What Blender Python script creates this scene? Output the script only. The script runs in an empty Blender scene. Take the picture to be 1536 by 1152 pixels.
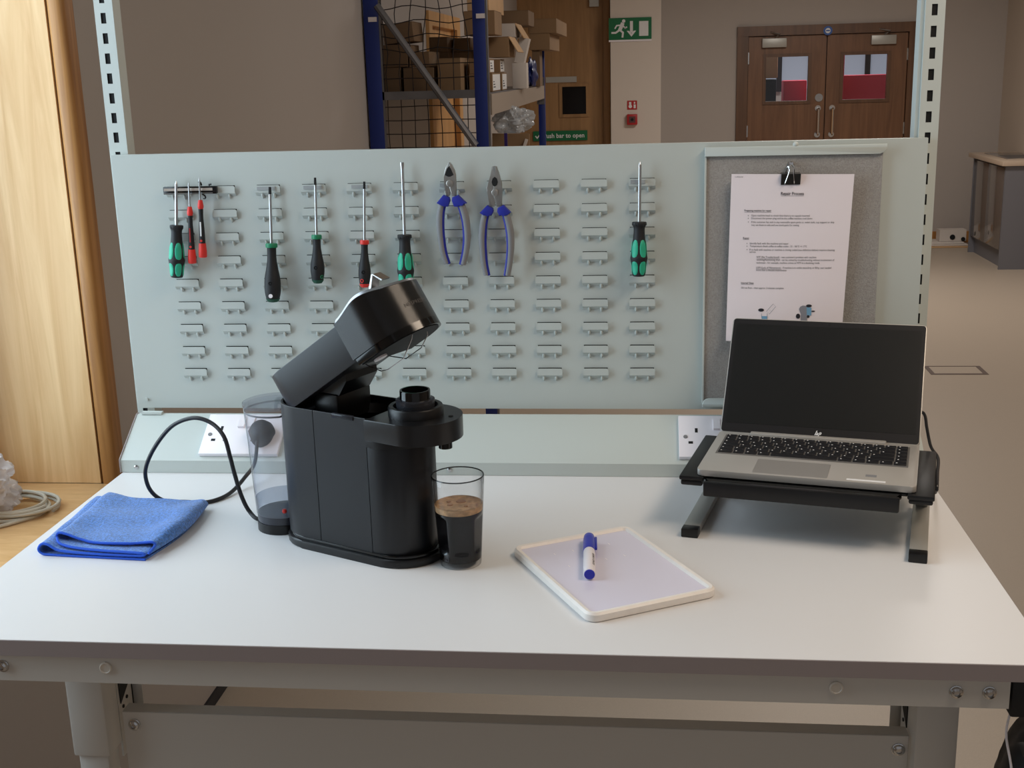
import bpy, bmesh, math, random
from mathutils import Vector, Matrix, Euler
random.seed(7)
PI = math.pi
scene = bpy.context.scene
COL = scene.collection
T = 1.05            # bench top height above the floor; everything below is written with the bench top at z=0

# ------------------------------------------------------------------ camera, world, lights
cam_d = bpy.data.cameras.new('camera'); cam = bpy.data.objects.new('camera', cam_d); COL.objects.link(cam)
cam.location = (0.1324, -2.1777, 0.7058 + T)
cam.rotation_euler = (1.31739, 0.02736, 0.10665)
cam_d.sensor_width = 36; cam_d.lens = 42.571
cam_d.clip_start = .05; cam_d.clip_end = 60
scene.camera = cam
w = bpy.data.worlds.new('world'); scene.world = w; w.use_nodes = True
w.node_tree.nodes['Background'].inputs[0].default_value = (.96, .95, .98, 1)
w.node_tree.nodes['Background'].inputs[1].default_value = 0.27
scene.view_settings.view_transform = 'Standard'
scene.view_settings.look = 'None'
scene.view_settings.exposure = 0.08
scene.view_settings.gamma = 1.0
scene.view_settings.use_curve_mapping = False

def area(name, loc, target, sx, sy, power, color, spread=PI):
    d = bpy.data.lights.new(name, 'AREA'); d.shape = 'RECTANGLE'; d.size = sx; d.size_y = sy
    d.energy = power; d.color = color; d.spread = spread
    o = bpy.data.objects.new(name, d); COL.objects.link(o)
    o.location = (loc[0], loc[1], loc[2] + T)
    v = Vector(target) - Vector(loc)
    o.rotation_euler = v.to_track_quat('-Z', 'Y').to_euler()
    return o
# daylight outside the window on the left
area('window_daylight', (-1.62, -.45, .75), (0, -.45, .20), 1.55, 1.8, 49, (.73, .87, 1.0))
# the room's ceiling lamps
area('ceiling_lamp_light', (1.3, -.95, 1.93), (1.25, -.9, 0), 1.2, .6, 29, (1.0, .82, .64))
area('ceiling_lamp_light', (1.0, 3.0, 1.93), (1.0, 3.0, 0), 1.2, .6, 21, (1.0, .94, .88))
area('ceiling_lamp_light', (1.6, 7.0, 1.93), (1.6, 7.0, 0), 1.2, .6, 58, (1.0, .94, .88))

# ------------------------------------------------------------------ materials
def lin(c):
    return tuple((x/255/12.92 if x/255 <= .04045 else ((x/255+.055)/1.055)**2.4) for x in c) + (1,)
def mat(name, rgb, rough=.5, metal=0, spec=.5, bump=0, bscale=200, vary=0, vscale=6, emit=0, coat=0, alpha=1, trans=0, ior=1.45, sheen=0, stretch=None):
    m = bpy.data.materials.new(name); m.use_nodes = True
    nt = m.node_tree; b = nt.nodes['Principled BSDF']
    c = lin(rgb)
    b.inputs['Base Color'].default_value = c; b.inputs['Roughness'].default_value = rough
    b.inputs['Metallic'].default_value = metal; b.inputs['Specular IOR Level'].default_value = spec
    b.inputs['Coat Weight'].default_value = coat; b.inputs['Alpha'].default_value = alpha
    b.inputs['Transmission Weight'].default_value = trans; b.inputs['IOR'].default_value = ior
    b.inputs['Sheen Weight'].default_value = sheen
    if emit:
        b.inputs['Emission Color'].default_value = c; b.inputs['Emission Strength'].default_value = emit
    tc = nt.nodes.new('ShaderNodeTexCoord')
    src = tc.outputs['Object']
    if stretch:
        mp = nt.nodes.new('ShaderNodeMapping'); mp.inputs['Scale'].default_value = stretch
        nt.links.new(src, mp.inputs[0]); src = mp.outputs[0]
    if vary:
        n = nt.nodes.new('ShaderNodeTexNoise'); n.inputs['Scale'].default_value = vscale; n.inputs['Detail'].default_value = 5
        nt.links.new(src, n.inputs['Vector'])
        r = nt.nodes.new('ShaderNodeMapRange'); r.inputs[1].default_value = .3; r.inputs[2].default_value = .7
        r.inputs[3].default_value = 1 - vary; r.inputs[4].default_value = 1 + vary
        nt.links.new(n.outputs['Fac'], r.inputs[0])
        x = nt.nodes.new('ShaderNodeVectorMath'); x.operation = 'SCALE'; x.inputs[0].default_value = c[:3]
        nt.links.new(r.outputs[0], x.inputs['Scale']); nt.links.new(x.outputs[0], b.inputs['Base Color'])
    if bump:
        n = nt.nodes.new('ShaderNodeTexNoise'); n.inputs['Scale'].default_value = bscale; n.inputs['Detail'].default_value = 3
        nt.links.new(src, n.inputs['Vector'])
        bp = nt.nodes.new('ShaderNodeBump'); bp.inputs['Strength'].default_value = bump; bp.inputs['Distance'].default_value = .002
        nt.links.new(n.outputs['Fac'], bp.inputs['Height']); nt.links.new(bp.outputs[0], b.inputs['Normal'])
    return m
def wood(name, c1, c2, scale=(30, 30, 1.2), rough=.45, wscale=1.0, bump=.1):
    m = bpy.data.materials.new(name); m.use_nodes = True; nt = m.node_tree; b = nt.nodes['Principled BSDF']
    b.inputs['Roughness'].default_value = rough
    tc = nt.nodes.new('ShaderNodeTexCoord'); mp = nt.nodes.new('ShaderNodeMapping'); mp.inputs['Scale'].default_value = scale
    n = nt.nodes.new('ShaderNodeTexNoise'); n.inputs['Scale'].default_value = wscale; n.inputs['Detail'].default_value = 9
    n.inputs['Roughness'].default_value = .62; n.inputs['Distortion'].default_value = .8
    cr = nt.nodes.new('ShaderNodeValToRGB'); e = cr.color_ramp.elements
    e[0].position = .30; e[0].color = lin(c1); e[1].position = .68; e[1].color = lin(c2)
    nt.links.new(tc.outputs['Object'], mp.inputs[0]); nt.links.new(mp.outputs[0], n.inputs['Vector'])
    nt.links.new(n.outputs['Fac'], cr.inputs[0]); nt.links.new(cr.outputs[0], b.inputs['Base Color'])
    bp = nt.nodes.new('ShaderNodeBump'); bp.inputs['Strength'].default_value = bump; bp.inputs['Distance'].default_value = .001
    nt.links.new(n.outputs['Fac'], bp.inputs['Height']); nt.links.new(bp.outputs[0], b.inputs['Normal'])
    return m
def clear(name, tint, rough=.02, ior=1.45, dens=0.0, frost=0.0, frostcol=(230, 235, 240), edge=.55):
    """thin clear glass or plastic: fresnel gloss over a tinted transparent sheet, with optional milky part"""
    m = bpy.data.materials.new(name); m.use_nodes = True; nt = m.node_tree
    nt.nodes.remove(nt.nodes['Principled BSDF']); out = nt.nodes['Material Output']
    tr = nt.nodes.new('ShaderNodeBsdfTransparent'); tr.inputs[0].default_value = lin(tint)
    gl = nt.nodes.new('ShaderNodeBsdfGlossy'); gl.inputs['Roughness'].default_value = rough
    lw_ = nt.nodes.new('ShaderNodeLayerWeight'); lw_.inputs[0].default_value = .5      # same on both sides of a thin sheet
    p5 = nt.nodes.new('ShaderNodeMath'); p5.operation = 'POWER'; p5.inputs[1].default_value = 5
    mr = nt.nodes.new('ShaderNodeMapRange'); mr.inputs[3].default_value = ((ior-1)/(ior+1))**2; mr.inputs[4].default_value = .85
    p2 = nt.nodes.new('ShaderNodeMath'); p2.operation = 'POWER'; p2.inputs[1].default_value = 4
    cm_ = nt.nodes.new('ShaderNodeMix'); cm_.data_type = 'RGBA'; cm_.inputs[6].default_value = lin(tint); cm_.inputs[7].default_value = lin(tuple(t*edge for t in tint))
    nt.links.new(lw_.outputs['Facing'], p5.inputs[0]); nt.links.new(p5.outputs[0], mr.inputs[0])
    nt.links.new(lw_.outputs['Facing'], p2.inputs[0]); nt.links.new(p2.outputs[0], cm_.inputs[0]); nt.links.new(cm_.outputs[2], tr.inputs[0])
    mx = nt.nodes.new('ShaderNodeMixShader')
    nt.links.new(mr.outputs[0], mx.inputs[0]); nt.links.new(tr.outputs[0], mx.inputs[1]); nt.links.new(gl.outputs[0], mx.inputs[2])
    last = mx
    if frost:
        df = nt.nodes.new('ShaderNodeBsdfDiffuse'); df.inputs[0].default_value = lin(frostcol)
        m2 = nt.nodes.new('ShaderNodeMixShader'); m2.inputs[0].default_value = frost
        nt.links.new(mx.outputs[0], m2.inputs[1]); nt.links.new(df.outputs[0], m2.inputs[2]); last = m2
    nt.links.new(last.outputs[0], out.inputs[0])
    return m
M = dict(
 top=mat('bench_laminate', (220, 219, 219), .32, spec=.4),
 edge=mat('dark_edging', (156, 146, 146), .55),
 steel=mat('grey_painted_steel', (192, 199, 195), .42, bump=.03, bscale=500),
 steelf=mat('frame_painted_steel', (200, 197, 191), .45, bump=.03, bscale=500),
 upr=mat('upright_painted_steel', (196, 203, 199), .4),
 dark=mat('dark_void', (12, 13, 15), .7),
 screw=mat('bright_zinc', (190, 190, 190), .2, 1),
 chrome=mat('chrome', (225, 225, 225), .12, 1),
 shaft=mat('steel_shaft', (190, 192, 194), .28, 1),
 black=mat('black_plastic', (15, 15, 17), .38, bump=.03, bscale=900),
 blackr=mat('black_rubber', (24, 25, 28), .6, bump=.1, bscale=700),
 blacks=mat('satin_black_side', (17, 18, 22), .40, bump=.02, bscale=1500),
 gloss=mat('gloss_black', (10, 10, 11), .12),
 green=mat('green_plastic', (22, 122, 84), .5),
 teal=mat('teal_grip', (40, 172, 138), .5),
 red=mat('red_plastic', (214, 50, 42), .45),
 redd=mat('dark_red_plastic', (150, 34, 36), .45),
 white=mat('white_plastic', (238, 232, 236), .35),
 whitep=mat('white_print', (225, 225, 225), .6),
 greyp=mat('grey_grip', (128, 128, 130), .6),
 bluep=mat('blue_grip', (34, 44, 150), .45),
 plier=mat('plier_steel', (172, 170, 166), .42, 1, bump=.2, bscale=300),
 magnet=mat('magnet_strip', (158, 162, 163), .6),
 paper=mat('paper', (244, 236, 242), .8),
 ink=mat('ink', (58, 54, 60), .8),
 inkl=mat('light_ink', (110, 106, 112), .8),
 alu=mat('brushed_aluminium', (172, 170, 164), .42, .35, bump=.03, bscale=300),
 laptop=mat('laptop_silver', (182, 178, 172), .4, .35),
 key=mat('key_black', (20, 20, 24), .5),
 keyw=mat('key_well', (120, 118, 116), .5, .4),
 screen=mat('laptop_screen', (6, 6, 6), .33, spec=.55),
 bezel=mat('screen_bezel', (24, 22, 24), .35),
 pad=mat('trackpad', (160, 157, 153), .35, .3),
 board=mat('whiteboard_face', (222, 218, 234), .12),
 boardf=mat('whiteboard_frame', (236, 230, 224), .4, vary=.03, vscale=60),
 bluem=mat('marker_blue', (40, 48, 178), .35),
 cloth=mat('microfibre', (70, 122, 196), .95, bump=1.0, bscale=380, vary=.45, vscale=260, sheen=.4),
 hem=mat('cloth_hem', (42, 92, 208), .85, bump=.4, bscale=600),
 wall=mat('wall_paint_grey', (172, 163, 156), .75, bump=.04, bscale=120),
 wallw=mat('wall_paint_pale', (214, 203, 192), .75, bump=.04, bscale=120),
 wallr=mat('wall_paint_beige', (184, 169, 154), .75, bump=.04, bscale=120),
 ceil=mat('ceiling_white', (215, 212, 206), .8),
 skirt=mat('dark_skirting', (30, 28, 32), .6),
 floor=mat('vinyl_floor', (176, 162, 146), .45, bump=.08, bscale=260, vary=.05, vscale=350),
 oak=wood('oak_veneer', (205, 160, 105), (236, 200, 150), (22, 22, 1.3)),
 oaksill=wood('oak_sill', (212, 166, 110), (232, 190, 138), (9, 40, 9), .35),
 oakdark=wood('oak_edge', (140, 92, 46), (186, 134, 76), (40, 40, 1.5)),
 doorw=wood('walnut_door', (98, 66, 44), (126, 88, 60), (22, 22, 1.2), .4),
 doorf=wood('walnut_frame', (82, 56, 38), (106, 74, 50), (22, 22, 1.2), .4),
 doorl=wood('light_oak_door', (136, 102, 64), (166, 126, 82), (18, 18, 1.0), .5),
 doorl2=wood('pale_oak_trim', (190, 142, 88), (214, 166, 108), (18, 18, 1.0), .5),
 rack=mat('rack_blue', (22, 44, 122), .4),
 galv=mat('galvanised', (120, 120, 124), .4, .8, vary=.15, vscale=8),
 wire=mat('dark_wire', (44, 40, 42), .5, .5),
 card=mat('cardboard', (140, 112, 82), .85, vary=.06, vscale=9),
 cardd=mat('cardboard_shade', (122, 98, 74), .85, vary=.06, vscale=9),
 cardl=mat('cardboard_light', (196, 160, 120), .85, vary=.05, vscale=9),
 cardw=mat('white_cardboard', (205, 196, 188), .8),
 signg=mat('sign_green', (10, 104, 62), .45),
 signr=mat('sign_red', (176, 34, 38), .45),
 signb=mat('sign_blue', (50, 90, 160), .45),
 cabg=mat('cabinet_gloss', (104, 96, 90), .12, coat=.4),
 cabe=mat('cabinet_end', (112, 112, 118), .45),
 cabt=mat('cabinet_worktop', (190, 170, 150), .35),
 cable=mat('black_cable', (34, 33, 36), .4),
 cableg=mat('grey_cable', (196, 188, 172), .5),
 fitted=mat('fabric_grey', (150, 147, 144), .95),
 glass=clear('clear_glass', (247, 250, 250), .01, 1.5),
 tank=clear('tank_plastic', (246, 248, 252), .05, 1.42, frost=.07, frostcol=(225, 228, 236)),
 water=clear('water', (236, 240, 246), .02, 1.33),
 film=clear('plastic_film', (225, 228, 230), .12, 1.8, frost=.35),
 bag=clear('plastic_bag', (240, 240, 242), .12, 1.6, frost=.55, frostcol=(242, 236, 234)),
 smoke=clear('smoked_plastic', (150, 152, 160), .1, 1.45, frost=.25, frostcol=(90, 92, 100)),
 rglass=clear('drinking_glass', (252, 252, 252), .01, 1.45, edge=.35),
 rim=clear('glass_rim', (150, 150, 150), .02, 1.6, edge=.2),
 coffee=mat('coffee', (8, 6, 7), .25, spec=.25),
 crema=mat('crema', (178, 142, 104), .7, bump=.5, bscale=250, vary=.35, vscale=120),
 pane=clear('door_glass', (235, 238, 240), .02, 1.5),
 daypane=mat('daylight_panel', (190, 200, 214), .5, emit=.22),
 pink=mat('barrier_red', (214, 62, 84), .5),
)
# fabric of the pin board: speckled felt
def felt():
    m = M['fitted']; nt = m.node_tree; b = nt.nodes['Principled BSDF']
    tc = nt.nodes.new('ShaderNodeTexCoord')
    n = nt.nodes.new('ShaderNodeTexNoise'); n.inputs['Scale'].default_value = 420; n.inputs['Detail'].default_value = 8; n.inputs['Roughness'].default_value = .75
    nt.links.new(tc.outputs['Object'], n.inputs['Vector'])
    cr = nt.nodes.new('ShaderNodeValToRGB'); e = cr.color_ramp.elements
    e[0].position = .33; e[0].color = lin((150, 146, 142)); e[1].position = .62; e[1].color = lin((178, 175, 172))
    nt.links.new(n.outputs['Fac'], cr.inputs[0]); nt.links.new(cr.outputs[0], b.inputs['Base Color'])
    bp = nt.nodes.new('ShaderNodeBump'); bp.inputs['Strength'].default_value = .8; bp.inputs['Distance'].default_value = .003
    nt.links.new(n.outputs['Fac'], bp.inputs['Height']); nt.links.new(bp.outputs[0], b.inputs['Normal'])
felt()
# fine ribbing on the machine head (relief only)
def ribbed():
    m = mat('ribbed_gloss_black', (14, 14, 15), .2, spec=.7); nt = m.node_tree; b = nt.nodes['Principled BSDF']
    tc = nt.nodes.new('ShaderNodeTexCoord'); wv = nt.nodes.new('ShaderNodeTexWave')
    wv.wave_type = 'BANDS'; wv.bands_direction = 'Z'; wv.inputs['Scale'].default_value = 260; wv.inputs['Distortion'].default_value = 0
    nt.links.new(tc.outputs['Object'], wv.inputs['Vector'])
    bp = nt.nodes.new('ShaderNodeBump'); bp.inputs['Strength'].default_value = .14; bp.inputs['Distance'].default_value = .0005
    nt.links.new(wv.outputs['Fac'], bp.inputs['Height']); nt.links.new(bp.outputs[0], b.inputs['Normal'])
    return m
M['rib'] = ribbed()
M['logo'] = mat('dull_logo_print', (88, 84, 82), .5)

# ------------------------------------------------------------------ mesh helpers
ID = Matrix.Identity(4)
class MB:
    def __init__(s): s.bm = bmesh.new()
    def _tf(s, vs, X):
        if X is not None: bmesh.ops.transform(s.bm, matrix=X, verts=vs)
    def poly(s, co, faces, X=None):
        s._poly(co, faces, X); return s
    def _poly(s, co, faces, X=None):
        vs = [s.bm.verts.new(c) for c in co]
        for f in faces:
            try: s.bm.faces.new([vs[i] for i in f])
            except ValueError: pass
        s._tf(vs, X); return vs
    def box(s, x0, x1, y0, y1, z0, z1, X=None, bev=0, seg=2):
        co = [(x0,y0,z0),(x1,y0,z0),(x1,y1,z0),(x0,y1,z0),(x0,y0,z1),(x1,y0,z1),(x1,y1,z1),(x0,y1,z1)]
        vs = s._poly(co, [(0,3,2,1),(4,5,6,7),(0,1,5,4),(1,2,6,5),(2,3,7,6),(3,0,4,7)])
        if bev:
            es = list({e for v in vs for e in v.link_edges})
            r = bmesh.ops.bevel(s.bm, geom=es, offset=bev, segments=seg, affect='EDGES', profile=.5)
            vs = list({v for f in r['faces'] for v in f.verts} | {v for v in vs if v.is_valid})
        s._tf(vs, X); return s
    def prism(s, pts, z0, z1, X=None, bev=0, seg=2, smoothtop=None):
        n = len(pts)
        co = [(p[0], p[1], z0) for p in pts] + [(p[0], p[1], z1) for p in pts]
        a = sum(pts[i][0]*pts[(i+1) % n][1] - pts[(i+1) % n][0]*pts[i][1] for i in range(n))
        F = [tuple(range(n))[::-1], tuple(range(n, 2*n))] + [(i, (i+1) % n, n+(i+1) % n, n+i) for i in range(n)]
        if a < 0: F = [f[::-1] for f in F]
        vs = s._poly(co, F)
        if bev:
            st = set(vs)
            es = [e for e in {e for v in vs for e in v.link_edges} if abs(e.verts[0].co.z - e.verts[1].co.z) < 1e-7]
            r = bmesh.ops.bevel(s.bm, geom=es, offset=bev, segments=seg, affect='EDGES', profile=.5)
            vs = list({v for f in r['faces'] for v in f.verts} | {v for v in vs if v.is_valid})
        s._tf(vs, X); return s
    def loft(s, rings, closed=True, caps=True, X=None):
        vs = []; R_ = []
        for r in rings:
            q = [s.bm.verts.new(c) for c in r]; R_.append(q); vs += q
        n = len(rings[0])
        for a, b in zip(R_, R_[1:]):
            for i in range(n if closed else n-1):
                j = (i+1) % n
                try: s.bm.faces.new((a[i], a[j], b[j], b[i]))
                except ValueError: pass
        if caps and closed:
            s.bm.faces.new(R_[0][::-1]); s.bm.faces.new(R_[-1])
        s._tf(vs, X); return s
    def lathe(s, prof, n=32, X=None, caps=True):
        rings = [[(r*math.cos(2*PI*i/n), r*math.sin(2*PI*i/n), z) for i in range(n)] for r, z in prof]
        return s.loft(rings, True, caps, X)
    def cyl(s, p0, p1, r0, r1=None, n=16):
        p0 = Vector(p0); p1 = Vector(p1); d = p1 - p0
        X = Matrix.Translation(p0) @ d.to_track_quat('Z', 'Y').to_matrix().to_4x4()
        return s.lathe([(r0, 0), (r0 if r1 is None else r1, d.length)], n, X)
    def tube(s, pts, r, n=8, closed=False, flat=None):
        P = [Vector(p) for p in pts]; m = len(P); rings = []
        up = None
        for i in range(m):
            t = (P[(i+1) % m] - P[i-1]) if closed else (P[min(i+1, m-1)] - P[max(i-1, 0)])
            t.normalize()
            if up is None:
                up = Vector((0, 0, 1)) if abs(t.z) < .9 else Vector((0, 1, 0))
            a = t.cross(up)
            if a.length < 1e-6: a = t.orthogonal()
            a.normalize(); b = a.cross(t).normalized(); up = b
            rr = r[i] if isinstance(r, (list, tuple)) else r
            fa, fb = flat or (1, 1)
            rings.append([P[i] + a*math.cos(2*PI*k/n)*rr*fa + b*math.sin(2*PI*k/n)*rr*fb for k in range(n)])
        if closed: rings.append(rings[0]); return s.loft(rings, True, False)
        return s.loft(rings, True, True)
    def sheet(s, xs, zs, y, holes):
        """vertical sheet in the xz plane with rectangular holes (x0,x1,z0,z1)"""
        X = sorted(set([round(v, 6) for v in xs] + [round(v, 6) for h in holes for v in h[:2]]))
        Z = sorted(set([round(v, 6) for v in zs] + [round(v, 6) for h in holes for v in h[2:]]))
        V = {}
        def gv(i, j):
            if (i, j) not in V: V[i, j] = s.bm.verts.new((X[i], y, Z[j]))
            return V[i, j]
        H = set()
        for h in holes:
            i0, i1 = X.index(round(h[0], 6)), X.index(round(h[1], 6)); j0, j1 = Z.index(round(h[2], 6)), Z.index(round(h[3], 6))
            for i in range(i0, i1):
                for j in range(j0, j1): H.add((i, j))
        for i in range(len(X)-1):
            for j in range(len(Z)-1):
                if (i, j) not in H: s.bm.faces.new((gv(i, j), gv(i+1, j), gv(i+1, j+1), gv(i, j+1)))
        return s
    def mesh(s, name, m, smooth=35):
        bmesh.ops.remove_doubles(s.bm, verts=s.bm.verts, dist=1e-6)
        bmesh.ops.recalc_face_normals(s.bm, faces=s.bm.faces)
        me = bpy.data.meshes.new(name); s.bm.to_mesh(me); s.bm.free()
        ms = m if isinstance(m, (list, tuple)) else [m]
        for x in ms: me.materials.append(M[x] if isinstance(x, str) else x)
        if smooth is not None:
            me.shade_smooth(); me.set_sharp_from_angle(angle=math.radians(smooth))
        return me
    def build(s, name, m, parent=None, smooth=35, label=None):
        return link(name, s.mesh(name, m, smooth), parent, label)
def link(name, me, parent=None, label=None):
    o = bpy.data.objects.new(name, me); COL.objects.link(o)
    if parent is not None: o.parent = parent
    if label: o['label'] = label
    return o
def tag(o, label=None, cat=None, group=None, kind=None):
    if label: o['label'] = label
    if cat: o['category'] = cat
    if group: o['group'] = group
    if kind: o['kind'] = kind
    return o
def thing(name, label, cat, loc=(0, 0, 0), rz=0, group=None, rot=None):
    o = bpy.data.objects.new(name, None); COL.objects.link(o); o.empty_display_size = .05
    o.location = loc; o.rotation_euler = rot or (0, 0, rz)
    return tag(o, label, cat, group)
def struct(name, mb, m, parent=None, smooth=35):
    o = mb.build(name, m, parent, smooth)
    if parent is None: o['kind'] = 'structure'
    return o
def smooth_path(pts, n=6):
    P = [Vector(p) for p in pts]; out = []
    for i in range(len(P)-1):
        p0, p1, p2, p3 = P[max(i-1, 0)], P[i], P[i+1], P[min(i+2, len(P)-1)]
        for k in range(n):
            t = k/n
            out.append(.5*((2*p1) + (-p0+p2)*t + (2*p0-5*p1+4*p2-p3)*t*t + (-p0+3*p1-3*p2+p3)*t**3))
    out.append(P[-1]); return out
def text_mesh(txt, size, width=None, bold=0, res=2, align='LEFT', shear=0, extrude=0):
    """lettering as flat mesh in its own xy plane; scaled to a width when given"""
    c = bpy.data.curves.new('t', 'FONT'); c.body = txt; c.size = size; c.resolution_u = res
    c.offset = bold; c.align_x = align; c.shear = shear; c.extrude = extrude
    o = bpy.data.objects.new('t', c)
    COL.objects.link(o)
    dg = bpy.context.evaluated_depsgraph_get()
    me = bpy.data.meshes.new_from_object(o.evaluated_get(dg))
    bpy.data.objects.remove(o); bpy.data.curves.remove(c)
    if width and len(me.vertices):
        xs = [v.co.x for v in me.vertices]; k = width/(max(xs)-min(xs)); x0 = min(xs) if align == 'LEFT' else 0
        for v in me.vertices: v.co.x = (v.co.x-x0)*k
    me.materials.clear()
    return me
def warp(me, fn):
    for v in me.vertices: v.co = fn(v.co)
    me.update(); return me
def lettering(name, txt, size, m, parent, fn, width=None, **k):
    me = text_mesh(txt, size, width, **k); warp(me, fn); me.materials.append(M[m])
    return link(name, me, parent)

# ------------------------------------------------------------------ the room
FZ = -T; CZ = 1.95; XW = -1.115; XR = 3.5; YB = 10.1; YF = -4.6
struct('floor', MB().box(-3.2, XR+.3, YF, YB+3.2, FZ-.1, FZ), 'floor')
struct('ceiling', MB().box(-2.2, XR+.3, YF, YB+.3, CZ, CZ+.1), 'ceil')
WY0, WY1, WZ0, WZ1, WT = -1.32, .38, -.2, 1.72, .36     # window opening in the left wall
D3 = (4.98, 6.0)                                          # doorway far down the left wall
wl = MB()
wl.box(XW-WT, XW, YF, WY0, FZ, CZ); wl.box(XW-WT, XW, WY0, WY1, FZ, WZ0-.03); wl.box(XW-WT, XW, WY0, WY1, WZ1, CZ)
wl.box(XW-WT, XW, WY1+.02, D3[0], FZ, CZ); wl.box(XW-WT, XW, D3[0], D3[1], 1.05, CZ); wl.box(XW-WT, XW, D3[1], YB, FZ, CZ)
struct('wall_left', wl, 'wall')
wb = MB()
for x0, x1, z0, z1 in ((-1.475, -1.16, FZ, CZ), (-1.16, -.22, 1.45, CZ), (-.22, 1.09, FZ, CZ), (1.09, 2.64, .975, CZ), (2.64, XR+.2, FZ, CZ)):
    wb.box(x0, x1, YB, YB+.2, z0, z1)
struct('wall_back', wb, 'wall')
struct('wall_right', MB().box(XR, XR+.2, YF, YB, FZ, CZ), 'wallr')
struct('pillar', MB().box(-.205, .275, YB-.22, YB, FZ, CZ), 'wallw')
struct('baseboard_left', MB().box(XW, XW+.008, .45, D3[0]-.1, FZ, FZ+.036), 'skirt')
struct('baseboard_back', MB().box(2.76, XR, YB-.016, YB, FZ, FZ+.11), 'oakdark')
# window: sill, reveal, frame, mullion, pane
win = thing('window_1', None, None); win['kind'] = 'structure'
fr = MB()
xo = XW-WT+.05
fr.box(xo-.03, xo+.03, WY0, WY0+.07, WZ0, WZ1); fr.box(xo-.03, xo+.03, WY1-.07, WY1, WZ0, WZ1)
fr.box(xo-.03, xo+.03, WY0+.07, WY1-.07, WZ0, WZ0+.07); fr.box(xo-.03, xo+.03, WY0+.07, WY1-.07, WZ1-.07, WZ1)
fr.build('window_frame', 'oak', win)
MB().box(xo-.025, xo+.025, -.50, -.44, WZ0+.07, WZ1-.07).build('mullion', 'oak', win)
for a, b in ((WY0+.07, -.50), (-.44, WY1-.07)):
    MB().box(xo-.003, xo+.003, a, b, WZ0+.07, WZ1-.07).build('pane', 'glass', win)
sill = MB(); sill.box(XW-WT+.08, XW+.012, WY0, WY1, WZ0-.03, WZ0, bev=.004)
struct('trim_1', sill, 'oaksill')
rev = bpy.data.objects.new('trim_2', None); COL.objects.link(rev); rev['kind'] = 'structure'
MB().box(XW-WT+.08, XW-.016, WY1, WY1+.02, WZ0, WZ1).build('lining_board', 'oak', rev)
MB().box(XW-WT+.08, XW-.016, WY0-.02, WY0, WZ0, WZ1).build('lining_board', 'oak', rev)
MB().box(XW-.013, XW+.026, WY1-.006, WY1+.055, WZ0-.02, WZ1+.05, bev=.014, seg=4).build('architrave', 'oakdark', rev)
MB().box(XW-.013, XW+.026, WY0-.055, WY0+.006, WZ0-.02, WZ1+.05, bev=.014, seg=4).build('architrave', 'oakdark', rev)

# double door in the back wall
d1 = thing('door_1', None, None, (1.86, YB, FZ)); d1['kind'] = 'structure'
H = 2.02
f = MB(); f.box(-.855, -.75, -.03, .1, 0, H+.08); f.box(.75, .865, -.03, .1, 0, H+.08); f.box(-.855, .865, -.035, .1, H-.01, H+.08)
f.build('door_frame', 'doorf', d1)
for s_ in (-1, 1):
    x0, x1 = (-.745, -.012) if s_ < 0 else (-.002, .745)
    px0, px1 = (-.575, -.175) if s_ < 0 else (.155, .565)
    lf = MB()
    lf.box(x0, px0, 0, .045, .01, H-.015); lf.box(px1, x1, 0, .045, .01, H-.015)
    lf.box(px0, px1, 0, .045, .01, 1.395); lf.box(px0, px1, 0, .045, 1.81, H-.015)
    leaf = lf.build('door_leaf', 'doorw', d1)
    b = MB()
    for q in ((px0-.03, px0, 1.365, 1.84), (px1, px1+.03, 1.365, 1.84), (px0, px1, 1.365, 1.395), (px0, px1, 1.81, 1.84)):
        b.box(q[0], q[1], -.012, 0, q[2], q[3])
    b.build('glazing_bead', 'doorf', leaf)
    MB().box(px0, px1, .018, .024, 1.395, 1.81).build('pane', 'pane', leaf)
    hx = -.072 if s_ < 0 else .062
    hb = MB().tube(smooth_path([(hx, 0, 1.07), (hx, -.06, 1.075), (hx, -.065, 1.1), (hx, -.065, 1.29), (hx, -.06, 1.315), (hx, 0, 1.32)], 4), .011, 8)
    hb.cyl((hx, -.001, 1.07), (hx, -.008, 1.07), .028); hb.cyl((hx, -.001, 1.32), (hx, -.008, 1.32), .028)
    hb.build('handle', 'chrome', leaf)
    cx = -.62 if s_ < 0 else .40
    MB().box(cx, cx+.23, -.045, 0, 1.90, 1.985, bev=.004).build('door_closer', 'alu', leaf)
    MB().tube([(cx+.12, -.05, 1.99), (cx+.16, -.10, 2.02), (cx+.06, -.02, 2.045)], .008, 6).build('closer_arm', 'screw', leaf)
    for hz in (.55, 1.06, 1.75):
        MB().box((x0-.008 if s_ < 0 else x1-.006), (x0+.006 if s_ < 0 else x1+.008), -.012, -.001, hz, hz+.11).build('hinge', 'screw', leaf)
    if s_ < 0: MB().cyl((-.066, -.001, 1.42), (-.066, -.008, 1.42), .038, n=24).build('push_plate', 'screw', leaf)
MB().cyl((-.008, -.036, 2.04), (-.008, -.04, 2.04), .042, n=28).build('fire_door_disc', 'signb', d1)
MB().cyl((-.008, -.04, 2.04), (-.008, -.0415, 2.04), .024, n=28).build('disc_print', 'whitep', d1)
MB().box(-.026, .010, -.0425, -.041, 2.034, 2.046).build('disc_bar', 'signb', d1)
MB().box(-.75, .75, .046, .09, H-.04, H-.01).build('gap_light_block', 'doorf', d1); MB().box(-.03, .02, .0455, .07, .01, H-.04).build('gap_light_block', 'doorf', d1)  # strips added behind the leaves to block lobby light at the gaps
for x in (-.76, .73): MB().box(x, x+.03, .046, .09, 0, H-.01).build('gap_light_block', 'doorf', d1)
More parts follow.
